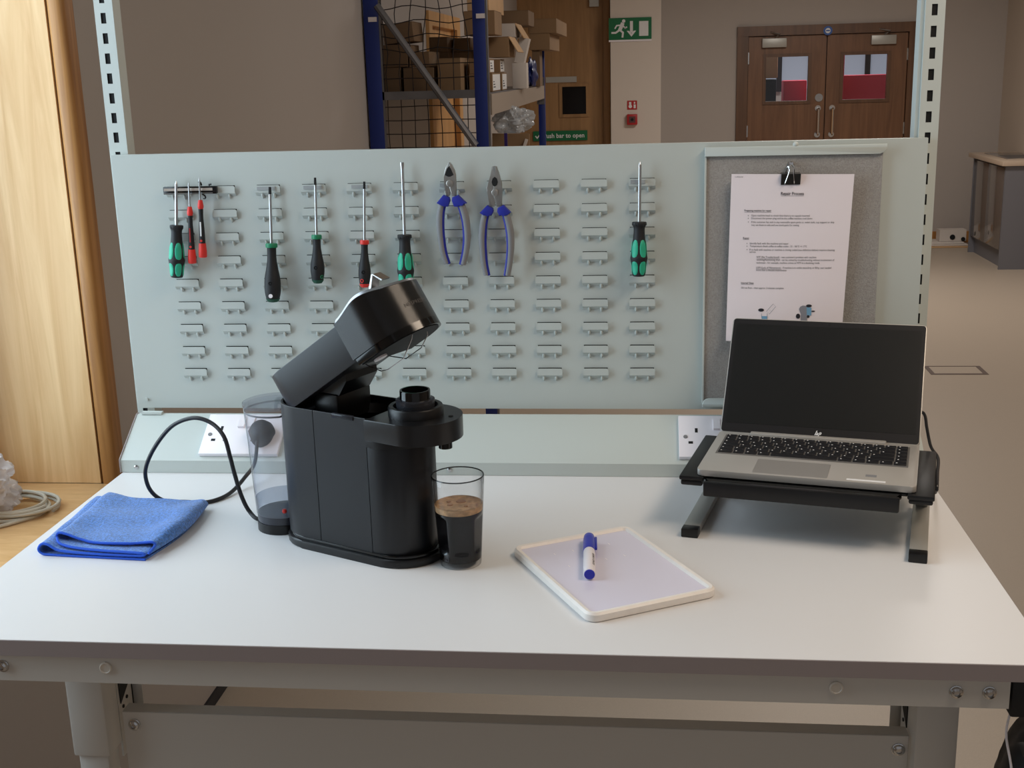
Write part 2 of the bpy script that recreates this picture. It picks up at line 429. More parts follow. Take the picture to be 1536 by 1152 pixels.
# space seen through its panes
bk = MB(); bk.box(-.9, 1.8, YB+3.0, YB+3.1, FZ, CZ); struct('wall_lobby', bk, 'wallw')
# oak plank door left of the pillar
d2 = thing('door_2', None, None, (-.69, YB, FZ)); d2['kind'] = 'structure'
f = MB(); f.box(-.47, -.42, -.03, .1, 0, 2.5); f.box(.41, .475, -.045, .1, 0, 2.5); f.box(-.47, .475, -.03, .1, 2.44, 2.5)
f.build('door_frame', 'doorl', d2)
lf = MB(); lf.box(-.42, 0.0, 0, .045, 0, 2.44); lf.box(.235, .41, 0, .045, 0, 2.44)
lf.box(0, .235, 0, .045, 0, .82); lf.box(0, .235, 0, .045, .97, 1.32); lf.box(0, .235, 0, .045, 1.585, 2.44)
leaf = lf.build('door_leaf', 'doorl', d2)
b = MB()
for q in ((-.03, 0, 1.29, 1.615), (.235, .265, 1.29, 1.615), (0, .235, 1.29, 1.32), (0, .235, 1.585, 1.615)): b.box(q[0], q[1], -.012, 0, q[2], q[3])
b.build('glazing_bead', 'doorl', leaf)
MB().box(0, .235, .02, .026, 1.32, 1.585).build('pane', 'gloss', leaf)
MB().box(0, .235, .02, .026, .82, .97).build('pane', 'gloss', leaf)
MB().box(-.16, .145, -.01, 0, 1.628, 1.682).build('door_plate', 'alu', leaf)
MB().box(.28, .37, -.05, 0, 2.33, 2.40).build('door_closer', 'alu', leaf)
# doorway with pale oak architrave far down the left wall
d3 = thing('door_3', None, None, (XW, D3[0], FZ)); d3['kind'] = 'structure'
f = MB(); w3 = D3[1]-D3[0]
f.box(-.1, .02, -.06, .05, 0, 2.1); f.box(-.1, .02, w3-.02, w3+.12, 0, 2.1); f.box(-.1, .02, .05, w3-.02, 2.02, 2.1)
f.build('door_frame', 'doorl2', d3)
MB().box(-.07, -.02, .05, w3-.02, 0, 2.02).build('door_leaf', 'doorl2', d3)

# marks, signs
mk = MB(); z = FZ+.0006
for x0, x1, y0, y1 in ((1.76, 2.08, 4.775, 4.80), (1.76, 1.785, 4.80, 4.98), (2.055, 2.08, 4.80, 4.98), (1.785, 2.055, 4.972, 4.98)): mk.box(x0, x1, y0, y1, FZ+.0002, FZ+.002)
tag(mk.build('floor_socket_frame', mat('floor_frame_metal', (96, 80, 72), .6)), 'dark rectangular metal frame line set in the vinyl floor behind the bench', 'floor trap')

ex = thing('exit_sign', 'green and white emergency exit sign with running man, arrow and door on pillar', 'sign', (-.02, YB-.235, 1.06))
MB().box(-.20, .205, 0, .014, -.1, .10).build('sign_panel', 'signg', ex)
MB().box(-.20, .205, .004, .014, -.118, -.1).build('sign_edge', 'white', ex)
pm = MB()   # running figure
NS = [0]
def stroke(mb, pts, wd, y=-.0025):
    for a, b in zip(pts, pts[1:]):
        NS[0] += 1; y -= .00025*(NS[0] % 9)
        a = Vector(a); b = Vector(b); d = (b-a).normalized()*wd/2; n = Vector((-d.y, d.x))
        a2 = a-d*.6; b2 = b+d*.6
        q = [a2+n, a2-n, b2-n, b2+n]
        mb.poly([(p.x, yy, p.y) for yy in (y, y+.002) for p in q], [(0,1,2,3),(7,6,5,4),(0,4,5,1),(1,5,6,2),(2,6,7,3),(3,7,4,0)])
    return mb
stroke(pm, [(-.07, .045), (-.095, -.01)], .034); stroke(pm, [(-.095, -.01), (-.065, -.035), (-.07, -.075)], .018)
stroke(pm, [(-.095, -.01), (-.135, -.035), (-.17, -.035)], .018); stroke(pm, [(-.08, .035), (-.125, .03), (-.14, .005)], .013)
stroke(pm, [(-.07, .035), (-.045, .005), (-.03, .015)], .013)
pm.lathe([(.016, 0), (.016, .002)], 16, Matrix.Translation((-.058, -.003, .07)) @ Matrix.Rotation(PI/2, 4, 'X'))
pm.build('pictogram', 'whitep', ex)
ar = MB(); stroke(ar, [(.015, .06), (.015, -.03)], .028)
ar.poly([(x, y, z) for y in (-.0025, -.0005) for x, z in ((-.03, -.02), (-.008, -.02), (.015, -.045), (.038, -.02), (.06, -.02), (.015, -.075))], [(0,1,2,5),(2,3,4,5),(6,7,8,11),(8,9,10,11)])
ar.build('arrow', 'whitep', ex)
MB().box(.088, .175, -.0025, -.0005, -.07, .065).build('door_symbol', 'whitep', ex)

ps = thing('push_bar_sign', 'green sign reading Push bar to open on the oak door behind the blue rack', 'sign', (-.715, YB-.012, .064))
MB().box(-.27, .27, -.006, .0, -.048, .048).build('sign_panel', 'signg', ps)
lettering('lettering', 'Push bar to open', .062, 'whitep', ps, lambda c: Vector((c.x-.165, -.0075, c.y-.02)), width=.405, bold=.0012)
stroke(MB(), [(-.245, 0), (-.23, -.02), (-.195, .025)], .012, -.0085).build('tick', 'whitep', ps)

fs = thing('fire_alarm_sign', 'small red and white fire action sign on pillar above the call point', 'sign', (0, YB-.222, .35))
MB().box(-.047, .047, -.004, 0, -.042, .042).build('sign_panel', 'signr', fs)
g = MB(); g.cyl((-.018, -.0041, -.012), (-.018, -.006, -.012), .017, n=14); g.box(-.03, -.008, -.006, -.0041, .005, .03); g.box(.014, .034, -.006, -.0041, -.03, .005); g.box(.016, .03, -.006, -.0041, .012, .03)
g.build('pictogram', 'whitep', fs)
cp = thing('fire_call_point', 'square red manual fire call point mounted on pillar below its sign', 'alarm', (0, YB-.222, .215))
MB().box(-.05, .05, -.055, 0, -.05, .05, bev=.006).build('housing', 'signr', cp)
MB().box(-.03, .03, -.057, -.055, -.03, .03).build('pane', mat('call_point_face', (96, 60, 60), .3), cp)
MB().cyl((0, -.057, 0), (0, -.06, 0), .014).build('button', 'dark', cp)

# kitchen cabinet against the right wall
kc = thing('kitchen_cabinet', 'glossy grey-brown base cabinet with end panel and sink at right wall', 'cabinet', (3.12, 8.45, FZ))
MB().box(.02, .37, 0, .985, .14, .865).build('carcass', 'cabe', kc)
MB().box(0, .02, .03, .5, .16, .85, bev=.002).build('door', 'cabg', kc)
MB().box(0, .02, .505, .98, .16, .85, bev=.002).build('door', 'cabg', kc)
MB().box(.045, .06, .0, .985, .0, .14).build('plinth', 'cabe', kc)
MB().box(-.005, .375, -.022, -.001, 0, .87).build('end_panel', 'cabe', kc)
MB().box(-.005, .375, .986, 1.004, 0, .87).build('end_panel', 'cabe', kc)
wt = tag(MB().box(3.08, 3.498, 8.40, 9.50, FZ+.872, FZ+.912, bev=.004).build('kitchen_worktop', 'cabt'), 'pale laminate worktop lying on the grey kitchen cabinet', 'worktop')
sk = thing('sink', 'stainless steel sink set in the pale kitchen worktop', 'sink', (3.17, 8.60, FZ+.9122))
MB().box(0, .30, 0, .72, 0, .006, bev=.002).build('rim', 'chrome', sk)
MB().box(.03, .27, .05, .40, .006, .0075).build('bowl', 'galv', sk)
# things on the floor in the corner
bx = thing('carton', 'small white carton on the floor against the back wall near the cabinet', 'box', (2.99, 9.82, FZ))
MB().box(-.05, .20, 0, .12, .05, .16, X=Matrix.Rotation(.05, 4, 'Z')).build('box_body', 'cardw', bx)
MB().cyl((.07, -.0005, .09), (.07, -.003, .09), .025).build('printed_spot', 'dark', bx)
MB().cyl((.17, -.0005, .07), (.17, -.003, .07), .02).build('printed_spot', 'dark', bx)
pk = thing('flat_packing', 'flat cream packing sheets lying on the floor under the white carton', 'packaging', (2.92, 9.80, FZ))
for k_ in range(3):
    MB().box(-.10+.01*k_, .30-.03*k_, -.08+.02*k_, .22, .001+.016*k_, .015+.016*k_, bev=.002).build('sheet', 'cardl' if k_ < 1 else 'cardw', pk)

# ------------------------------------------------------------------ rack with boxes
rk = thing('storage_rack', 'tall blue boltless storage rack with wire mesh end and steel shelf', 'rack', (-.85, 3.3, FZ))
RX, RY = .85, -3.3
def rbox(x0, x1, y0, y1, z0, z1): return (x0+RX, x1+RX, y0+RY, y1+RY, z0+T, z1+T)
for nm, x0, x1, y0, y1, z1 in (('post', -1.108, -1.04, 3.30, 3.34, 1.6), ('post', -.623, -.567, 3.30, 3.34, 1.6), ('post', -.522, -.481, 5.40, 5.43, .83)):
    MB().box(*rbox(x0, x1, y0, y1, -T, z1), bev=.003).build(nm, 'rack', rk)
for nm, x0 in (('post_edge', -.567), ('post_edge', -1.04)):
    MB().box(*rbox(x0, x0+.008, 3.302, 3.338, -T, 1.6)).build(nm, 'galv', rk)
sh = MB(); sh.poly([(x+RX, y+RY, z+T) for z in (.595, .612) for x, y in ((-1.10, 3.345), (-.566, 3.345), (-.497, 5.395), (-1.10, 5.395))], [(3,2,1,0),(4,5,6,7),(0,1,5,4),(1,2,6,5),(2,3,7,6),(3,0,4,7)]); sh.build('shelf_board', 'galv', rk)
MB().box(*rbox(-1.04, -.623, 3.302, 3.325, .592, .628)).build('shelf_beam', 'galv', rk)
bmx = MB(); bmx.poly([(x+dx+RX, y+RY, z+T) for dx in (-.012, 0) for x, y, z in ((-.553, 3.345, .515), (-.484, 5.395, .535), (-.484, 5.395, .611), (-.553, 3.345, .606))], [(0,1,2,3),(7,6,5,4),(0,4,5,1),(1,5,6,2),(2,6,7,3),(3,7,4,0)])
bmx.build('shelf_beam', mat('pale_beam', (158, 144, 130), .5), rk)
MB().box(*rbox(-.53, -.482, 5.395, 5.435, .50, .66)).build('beam_connector', 'galv', rk)
MB().tube([(-1.045+RX, 3.298+RY, .999+T), (-.625+RX, 3.298+RY, .385+T)], .016, 8).build('brace', 'galv', rk)
for x in (-1.075, -.595):
    for z in (.33, .93):
        MB().box(*rbox(x-.01, x+.028, 3.294, 3.30, z, z+.02)).build('clip', 'white', rk)
rnd = random.Random(3)
for i in range(7):
    x = -1.02 + i*.0605
    pts = []
    for j in range(11):
        z = .28 + j*.085
        sag = .012*math.sin(j*1.3+i) if z > .78 else .002*math.sin(j*2+i)
        pts.append((x+sag+RX, 3.31+RY, z+T))
    MB().tube(pts, .0022, 5).build('mesh_wire', 'wire', rk)
for j in range(14):
    z = .32 + j*.0605; pts = []
    for i in range(9):
        x = -1.04 + i*.052
        sag = .010*math.sin(i*1.2+j) if z > .8 else .0015*math.sin(i+j)
        pts.append((x+RX, 3.308+RY, z+sag+T))
    MB().tube(pts, .0022, 5).build('mesh_wire', 'wire', rk)

SH = .6125
boxes = [  # x0,x1,y0,y1,z0,z1, material, tilt, label
 (-1.095, -.985, 3.45, 3.75, SH, .733, 'cardd', 0, 'brown box on rack shelf, bottom row, nearest the left post'),
 (-.970, -.829, 3.45, 3.75, SH, .730, 'cardd', 0, 'brown box on rack shelf, bottom row, under the slanting brace'),
 (-.811, -.705, 3.45, 3.90, SH, .768, 'card', 0, 'tall taped box on rack shelf just left of the middle post'),
 (-1.095, -.950, 3.47, 3.77, .7345, .834, 'cardd', 0, 'brown box in second layer beside the left post'),
 (-.944, -.850, 3.47, 3.77, .7315, .800, 'cardd', 0, 'small low brown box in second layer behind the brace'),
 (-.905, -.812, 3.80, 4.10, SH, .800, 'cardd', 0, 'brown box in the back row under the left box of the pair'),
 (-.808, -.718, 3.92, 4.20, SH, .800, 'cardd', 0, 'brown box in the back row under the right box of the pair'),
 (-.905, -.818, 3.80, 4.10, .8005, .871, 'cardd', 0, 'small square brown box on top row, left one of the pair'),
 (-.807, -.722, 3.92, 4.20, .8005, .866, 'cardd', 0, 'small square brown box on top row, right one of the pair'),
 (-1.060, -.921, 3.50, 3.75, .8420, .930, 'cardd', -.09, 'open brown box tilted on the pile at the left post'),
 (-.704, -.560, 3.60, 3.88, .869, .976, 'card', 0, 'brown box high on the pile behind the middle post'),
 (-.686, -.585, 3.60, 4.20, .9765, 1.09, 'cardl', 0, 'topmost box above the middle post at picture edge'),
 (-.632, -.530, 3.90, 4.18, .7690, .866, 'card', 0, 'brown box with open flap right of the middle post'),
 (-.679, -.584, 3.55, 3.72, .6965, .760, 'card', 0, 'labelled carton, upper left of four white-labelled ones'),
 (-.679, -.576, 3.90, 4.08, .6965, .760, 'card', 0, 'labelled carton, upper right of four white-labelled ones'),
 (-.682, -.573, 3.55, 3.86, SH, .696, 'card', 0, 'labelled carton, lower left of four white-labelled ones'),
 (-.682, -.568, 3.90, 4.10, SH, .696, 'card', 0, 'labelled carton, lower right of four white-labelled ones'),
 (-.623, -.530, 4.22, 4.52, .870, .938, 'cardw', 0, 'white box lying on the pile beside the open flap'),
 (-.537, -.375, 5.00, 5.93, .906, .987, 'card', 0, 'long brown box projecting at the top right of the rack'),
 (-.530, -.415, 5.00, 5.80, .815, .9055, 'card', 0, 'brown box right under the long projecting box'),
 (-.664, -.497, 4.60, 4.95, .939, 1.018, 'cardd', 0, 'brown box behind and above the white box'),
 (-.520, -.476, 5.02, 5.20, SH, .814, 'cardd', 0, 'narrow upright brown box by the far right post'),
]
for x0, x1, y0, y1, z0, z1, mt, tl, lb in boxes:
    t = thing('cardboard_box', lb, 'box', ((x0+x1)/2, (y0+y1)/2, z0), 0, 'cardboard boxes on the blue rack')
    if tl: t.rotation_euler = (0, tl, 0)
    hx, hy, hz = (x1-x0)/2, (y1-y0)/2, z1-z0
    MB().box(-hx, hx, -hy, hy, 0, hz-.0015, bev=.0015, seg=1).build('box_body', mt, t)
    MB().box(-hx, hx, -hy, -.0015, hz-.0014, hz).build('flap', mt, t)
    MB().box(-hx, hx, .0015, hy, hz-.0014, hz).build('flap', mt, t)
    if 'taped' in lb: MB().box(hx, hx+.0008, -.03, .03, .01, hz-.01).build('tape', 'cardl', t)
    if 'labelled' in lb:
        MB().box(hx, hx+.0008, -hy+.012, hy-.012, .005, hz-.006).build('label', 'whitep', t)
        for k_ in range(3): MB().box(hx+.0008, hx+.0014, -hy+.03, -hy+.03+.08-.02*k_, .018+.012*k_, .023+.012*k_).build('print_line', 'ink', t)
    if 'open flap' in lb:
        MB().box(0, .004, -hy, hy, 0, .085, X=Matrix.Translation((hx+.001, 0, hz)) @ Matrix.Rotation(2.6, 4, 'Y')).build('flap', 'cardl', t)
wf = thing('white_flat_carton', 'white flattened carton standing between boxes near the far post', 'box', (-.54, 4.3, SH), 0)
MB().box(-.02, .055, 0, .10, 0, .13, bev=.002).build('box_body', 'cardw', wf)
MB().box(-.02, .03, .0, .10, 0, .13, X=Matrix.Translation((.01, .01, .131)) @ Matrix.Rotation(.25, 4, 'Y')).build('flap', 'cardw', wf)
bl = thing('blue_bag', 'crumpled blue bag wedged on shelf beside the far right post', 'bag', (-.512, 4.85, SH))
from mathutils import noise as mnoise
def blob(rx, ry, rz, amp, seed, sub=4, freq=2.2, ridge=0):
    bm = bmesh.new(); bmesh.ops.create_icosphere(bm, subdivisions=sub, radius=1)
    off = Vector((seed*3.1, seed*1.7, seed*.9))
    for v in bm.verts:
        p_ = v.co*freq+off
        k = 1+amp*mnoise.noise(p_)
        if ridge:
            k += ridge*(.5-abs(mnoise.noise(p_*2.3)))*.5+ridge*.5*(.5-abs(mnoise.noise(p_*5.1)))*.5
        v.co = Vector((v.co.x*rx*k, v.co.y*ry*k, max(v.co.z*rz*k, -rz*.85)))
    mb = MB(); mb.bm.free(); mb.bm = bm; return mb
o = blob(.032, .10, .08, .35, 5, 4, 2.0, .3).build('bag_body', mat('blue_bag_plastic', (20, 36, 96), .4), bl); o.location = (0, 0, .072)
pf = thing('plastic_film', 'bundle of clear crumpled plastic film hanging under the rack shelf', 'plastic', (-.575, 4.05, .40))
o = blob(.085, .12, .065, .4, 8, 5, 2.0, .5).build('film_sheet', 'film', pf, smooth=60); o.location = (.035, 0, .058)
cb = thing('cardboard_scrap', 'leaning brown cardboard pieces low in the rack behind the film', 'cardboard', (-.59, 4.4, .30))
MB().box(-.10, .10, .0, .02, 0, .078, X=Matrix.Rotation(.03, 4, 'Y')).build('sheet', 'card', cb)
MB().box(.06, .075, -.03, .0, .0, .075, X=Matrix.Rotation(.35, 4, 'Y')).build('sheet', 'cardw', cb)
st = tag(MB().box(-.612, -.596, 4.3, 4.31, .26, .40, X=Matrix.Rotation(0, 4, 'Z')).build('purple_strap', mat('purple_strap', (54, 36, 110), .6)), 'short purple strap dangling below the plastic film', 'strap')
hd = tag(MB().lathe([(.03, 0), (.045, .004), (.045, .016), (.03, .02)], 20, Matrix.Translation((-.69, 3.6, .335))).build('black_pot', 'black'), 'round black pot low behind the wire mesh by the middle post', 'pot')

# ------------------------------------------------------------------ workbench
wbn = thing('workbench', 'grey steel workbench with white laminate top and dark edging', 'workbench', (-.11, -.43, FZ))
def W(o): o.location = Vector(o.location) - Vector((-.11, -.43, FZ)); return o
BL, BR, BF, BB = -.838, .6215, -.8036, .02
W(MB().box(BL+.001, BR-.001, BF+.001, BB, -.023, 0).build('worktop', 'top', wbn))
eg = MB(); eg.box(BL, BR, BF, BF+.003, -.0225, -.0006); eg.box(BL, BL+.003, BF+.003, BB, -.0225, -.0006); eg.box(BR-.003, BR, BF+.003, BB, -.0225, -.0006)
W(eg.build('edging', 'edge', wbn))
ap = MB(); ap.box(-.785, .571, -.797, -.795, -.062, -.0235); ap.box(-.785, .571, -.795, -.76, -.062, -.060); ap.box(.569, .571, -.795, -.76, -.060, -.0235); ap.box(-.785, -.783, -.795, -.76, -.060, -.0235)
W(ap.build('apron', 'steelf', wbn))
def bolt(x, y, z, r=.0075, nm='bolt', mt='screw'):
    mb = MB().lathe([(r*1.15, 0), (r*1.15, .0012), (r, .0016), (r*.85, .004), (r*.5, .0055), (r*.45, .0035), (.0005, .0035)], 20, Matrix.Translation((x, y, z)) @ Matrix.Rotation(PI/2, 4, 'X'))
    return W(mb.build(nm, mt, wbn))
for x in (.508, .547, -.716, -.755): bolt(x, -.797, -.041)
for x in (-.573, .365):
    W(MB().lathe([(.0085, 0), (.0085, .002), (.0068, .0028), (.006, .0018), (.0005, .0018)], 24, Matrix.Translation((x, -.797, -.0395)) @ Matrix.Rotation(PI/2, 4, 'X')).build('cap_plug', mat('cap_plug_plastic', (206, 200, 190), .3), wbn))
for sx, x0 in ((1, -.688), (-1, .486)):
    x1 = x0+.055
    W(MB().box(x0, x1, -.70, -.655, -.235, -.062, bev=.004).build('leg_sleeve', 'steelf', wbn))
    W(MB().box(x0+.005, x1-.005, -.695, -.660, FZ+.03, -.235, bev=.003).build('leg', 'steelf', wbn))
    W(MB().box(x0-.01, x1+.01, -.78, -.05, FZ, FZ+.03, bev=.004).build('foot', 'steelf', wbn))
    W(MB().box(x0, x1, -.59, -.10, -.10, -.03).build('side_rail', 'steelf', wbn))
    xi = x1 if sx > 0 else x0
    def span(a_, b_): return sorted((xi+sx*a_, xi+sx*b_))
    W(MB().box(*span(-.004, -.001), -.6545, -.608, -.26, -.062).build('bracket', 'steelf', wbn))
    W(MB().poly([(x, y, z) for x in span(-.0008, .0004) for y, z in ((-.650, -.120), (-.612, -.120), (-.616, -.158), (-.648, -.178))], [(0,1,2,3),(7,6,5,4),(0,4,5,1),(1,5,6,2),(2,6,7,3),(3,7,4,0)]).build('bracket_slot', 'dark', wbn))
    for yy, zz in ((-.640, -.186), (-.626, -.178)):
        W(MB().cyl((xi-sx*.001, yy, zz), (xi+sx*.0004, yy, zz), .0028, n=10).build('bracket_hole', 'dark', wbn))
    W(MB().box(*span(-.012, -.003), -.608, -.600, -.26, -.062).build('bracket_gap', 'dark', wbn))
    W(MB().box(*span(-.006, .012), -.600, -.597, -.222, -.062, bev=.001).build('bracket_flange', 'steelf', wbn))
cbm = MB(); cbm.box(-.617, .483, -.680, -.678, -.44, -.172, bev=.0008, seg=1); cbm.box(-.617, .483, -.678, -.655, -.1745, -.172)
W(cbm.build('modesty_panel', 'steelf', wbn))
bolt(-.600, -.680, -.192, .008); bolt(.470, -.680, -.192, .008)
# perforated uprights
for x0, w_, hx, z1_, fl in ((-.8586, .0350, -.8475, .8265, 1), (.6004, .0325, .6107, .7946, -1)):
    zt = 1.45; p_ = .0353
    hs = [(hx, hx+.0095, z_-.0185, z_) for z_ in [z1_+p_*(16-i) for i in range(40)] if z_-.0185 > .02 and z_ < zt-.01]
    mb = MB().sheet([x0, x0+w_], [0.0, zt], .0165, hs)
    mb.box(x0, x0+.002, .0168, .0478, 0, zt); mb.box(x0+w_-.002, x0+w_, .0168, .0478, 0, zt); mb.box(x0, x0+w_, .048, .050, 0, zt)
    if fl < 0: mb.box(x0-.0065, x0, .022, .055, 0, zt)
    W(mb.build('upright', 'upr', wbn, None))
    W(MB().box(x0+.003, x0+w_-.003, .019, .0195, .01, zt-.01).build('upright_shade_sheet', 'dark', wbn))  # near-black sheet stands in for the shade inside the slotted post

# ------------------------------------------------------------------ louvred tool panel
PX0, PX1, PZ0, PZ1 = -.8495, .6135, .0905, .5745
tp = thing('tool_panel', 'pale grey louvred steel tool panel bolted above the workbench', 'tool panel', (PX0, 0, PZ0))
X0, Z0, PX, PZ, LW = -.7485, .5150, .0851, .0432, .0465
sheet_h = []
loc = []
for c in range(11):
    for r_ in range(9):
        x = X0+c*PX; z = Z0-r_*PZ; loc.append((x, z))
        sheet_h.append((x+.0015, x+LW-.0015, z-.0135, z+.0004))
mb = MB().sheet([PX0, PX1], [PZ0, PZ1], 0, sheet_h)
mb.box(PX0, PX0+.0015, .0003, .015, PZ0, PZ1); mb.box(PX1-.0015, PX1, .0003, .015, PZ0, PZ1)
mb.box(PX0+.0016, PX1-.0016, .0003, .015, PZ1-.0015, PZ1); mb.box(PX0+.0016, PX1-.0016, .0003, .015, PZ0, PZ0+.0015)
o = mb.build('panel_sheet', 'steel', tp, None); o.location = (-PX0, 0, -PZ0)
o = MB().box(X0-.02, X0+11*PX, .0135, .015, PZ0+.03, PZ1-.03).build('slit_shade_sheet', 'dark', tp); o.location = (-PX0, 0, -PZ0)  # black sheet painting in the shadow seen through the louvre slits
def louvre_mesh():
    mb = MB(); d = .0068; t_ = .0012; cr_ = .0035
    prof = [(-d, 0), (-d, -.0128), (-.0006, -.0190)]
    inner = [(-d+t_, 0), (-d+t_, -.0125), (-.0006, -.0180)]
    # face outline with rounded upper corners
    for (ya, za), (yb, zb), ra in ((prof[0], prof[1], True), (prof[1], prof[2], False)):
        if ra:
            pts = [(0, za-cr_)] + [(cr_-cr_*math.cos(a), za-cr_+cr_*math.sin(a)) for a in (PI/6, PI/3, PI/2)] + [(LW-cr_+cr_*math.sin(a), za-cr_+cr_*math.cos(a)) for a in (0, PI/6, PI/3, PI/2)] + [(LW, zb), (0, zb)]
            n = len(pts)
            mb.poly([(x, -d, z) for x, z in pts]+[(x, -d+t_, z) for x, z in pts], [tuple(range(n)), tuple(range(2*n-1, n-1, -1))]+[(i, (i+1) % n, n+(i+1) % n, n+i) for i in range(n)])
        else:
            mb.poly([(0, ya, za), (LW, ya, za), (LW, yb, zb), (0, yb, zb), (0, ya+t_, za), (LW, ya+t_, za), (LW, yb, zb+.0016), (0, yb, zb+.0016)],
                    [(0,1,2,3),(7,6,5,4),(1,5,6,2),(0,3,7,4)])
    for fx in (.26, .74):
        x = LW*fx
        mb.tube([(x, -.0050, -.0150), (x, -.0040, -.0176), (x, -.0022, -.0210), (x, -.0002, -.0238)], [.0014, .0024, .0024, .0010], 8)
    return mb.mesh('louvre', 'steel', 40)
lm = louvre_mesh()
for x, z in loc:
    o = link('louvre', lm, tp); o.location = (x-PX0, 0, z-PZ0)
# magnets on some louvres
for c, wd, off in ((2, .034, .004), (3, .034, .006), (4, .030, .010), (6, .020, .002), (10, .026, .003)):
    x = X0+c*PX+off
    o = MB().box(0, wd, -.0084, -.0068, -.0085, -.0022).build('magnet', 'magnet', tp); o.location = (x-PX0, 0, Z0-PZ0)
for x, z in ((-.83, .108),):
    o = MB().cyl((x, 0, z), (x, -.003, z), .003, n=12).build('rivet', 'upr', tp); o.location = (-PX0, 0, -PZ0)

# pin board
pb = thing('pin_board', 'grey felt pin board with painted steel channels at right of tool panel', 'pin board', (.2345, 0, .100))
MB().box(.003, .303, -.0085, -.002, .004, .462).build('felt', 'fitted', pb)
MB().box(0, .003, -.0110, -.001, .002, .466).build('edge_trim', 'upr', pb)
def channel(flip):
    L_, h, r = .309, .0165, .012
    pts = [(0, 0)] + [(L_-r+r*math.sin(a), r-r*math.cos(a)) for a in [i*PI/12 for i in range(7)]] + [(L_, h), (0, h)]
    if flip: pts = [(L_-x, h-y) for x, y in pts]
    return pts
MB().prism(channel(False), 0, .004, Matrix.Translation((0, -.0135, .4505)) @ Matrix.Rotation(PI/2, 4, 'X') @ Matrix.Translation((0, 0, -.004)), bev=.0012).build('channel', 'upr', pb)
MB().prism(channel(True), 0, .004, Matrix.Translation((0.001, -.0135, -.002)) @ Matrix.Rotation(PI/2, 4, 'X') @ Matrix.Translation((0, 0, -.004)), bev=.0012).build('channel', 'upr', pb)
MB().lathe([(.005, 0), (.0048, .002), (.003, .0035), (.0005, .004)], 16, Matrix.Translation((.155, -.010, .4685)) @ Matrix.Rotation(PI/2, 4, 'X')).build('screw', 'upr', pb)

# instruction sheet
sp = thing('instruction_sheet', 'white paper titled Repair Process clipped to the grey pin board', 'paper', (.2802, -.02, .225))
TL, TR, BLc, BRc = Vector((.2802, 0, .5212)), Vector((.4887, 0, .5172)), Vector((.2754, 0, .2245)), Vector((.4790, 0, .2215))
def ps_at(u, v, off=0):     # u 0..1 left-right, v 0..1 top-bottom
    p_ = TL*(1-u)*(1-v)+TR*u*(1-v)+BLc*(1-u)*v+BRc*u*v
    y = -.016-.006*(1-v)**2-.005*math.sin(u*PI)*(.3+.7*v)-.012*v*v*(1-u)*.5
    return Vector((p_.x-.2802, y+.02-off, p_.z-.225))
mb = MB(); n = 14; rings = []
for j in range(n+1): rings.append([ps_at(i/n, j/n) for i in range(n+1)])
mb.loft(rings, closed=False, caps=False)
mb.loft([[p_+Vector((0, .0003, 0)) for p_ in r] for r in rings], closed=False, caps=False)
mb.build('sheet', 'paper', sp)
# text lines: crop pixels (x, baseline y, width) on the sheet -> u, v
def uv(x, y):
    v = (y-173)/1034
    l_ = 157-36*(y-173)/912*(1); r__ = 920-77*(y-173)/911
    return (x-l_)/(r__-l_), v
lines = [
 ('Repair Process', 465, 298, 142, 21, .00035, 'ink'),
 ('Preparing machine for repair', 237, 398, 168, 13, .0002, 'ink'),
 ('Open machine head to check that there is no capsule inserted', 280, 428, 362, 13, 0, 'ink'),
 ('Disconnect the power plug and let the coffee machine cool down', 280, 445, 378, 13, 0, 'ink'),
 ('If the customer has sent in any removable spare parts i.e. water tank, cup support or drip', 280, 468, 514, 13, 0, 'ink'),
 ('tray set these to side and use stock parts for testing', 280, 486, 296, 13, 0, 'ink'),
 ('Repair', 228, 567, 38, 13, .0002, 'ink'),
 ('Identify fault with the machine and repair', 270, 599, 240, 13, 0, 'ink'),
 ('Temperature check coffee at coffee outlet - 21 - 56\u00b0C +/- 3\u00b0C', 270, 616, 354, 13, 0, 'ink'),
 ('If no fault with machine or machine is rinsing coded (see definition below) requires cleaning', 268, 638, 528, 13, 0, 'ink'),
 ('service', 268, 652, 38, 13, 0, 'ink'),
 ('NTF (No Trouble found) - was customer\'s problem with machine', 312, 683, 370, 13, 0, 'ink'),
 ('involving/functioning shell - can be solved by troubleshooting without involvement of', 312, 700, 482, 13, 0, 'ink'),
 ('technician - for example, machine comes as NTF in a decalcing mode', 310, 718, 392, 13, 0, 'ink'),
 ('LOM (Lack of Maintenance) - if machine is in visible state/dirty or filthy, user needed', 308, 748, 466, 13, 0, 'ink'),
 ('more than a descale intervention', 308, 764, 188, 13, 0, 'ink'),
 ('Internal Clean', 214, 845, 78, 13, .0002, 'ink'),
 ('Oil run flow - clean approx. 3 minutes complete', 214, 875, 264, 13, 0, 'ink'),
 ('confidential', 178, 193, 50, 9, 0, 'inkl'),
]
def put(x, y):  # crop px -> sheet point
    u, v = uv(x, y); return ps_at(u, v, .0006)
for i, (tx, x0, yb, wd, h, bold, mt) in enumerate(lines):
    lettering('text_line', tx, h*1.25, mt, sp, (lambda c, x0=x0, yb=yb: put(x0+c.x, yb-c.y-(0 if True else 0))), width=wd, bold=bold*900)
def pbar(nm, x0, x1, y0, y1, mt):
    q = [put(x0, y0), put(x1, y0), put(x1, y1), put(x0, y1)]
    return MB().poly([tuple(a) for a in q], [(0, 1, 2, 3)]).build(nm, mt, sp, None)
for x0, x1, y in ((465, 607, 303), (237, 405, 402), (228, 266, 570), (214, 292, 848), (312, 448, 687.5), (308, 466, 752.5)): pbar('underline', x0, x1, y, y+1.4, 'ink')
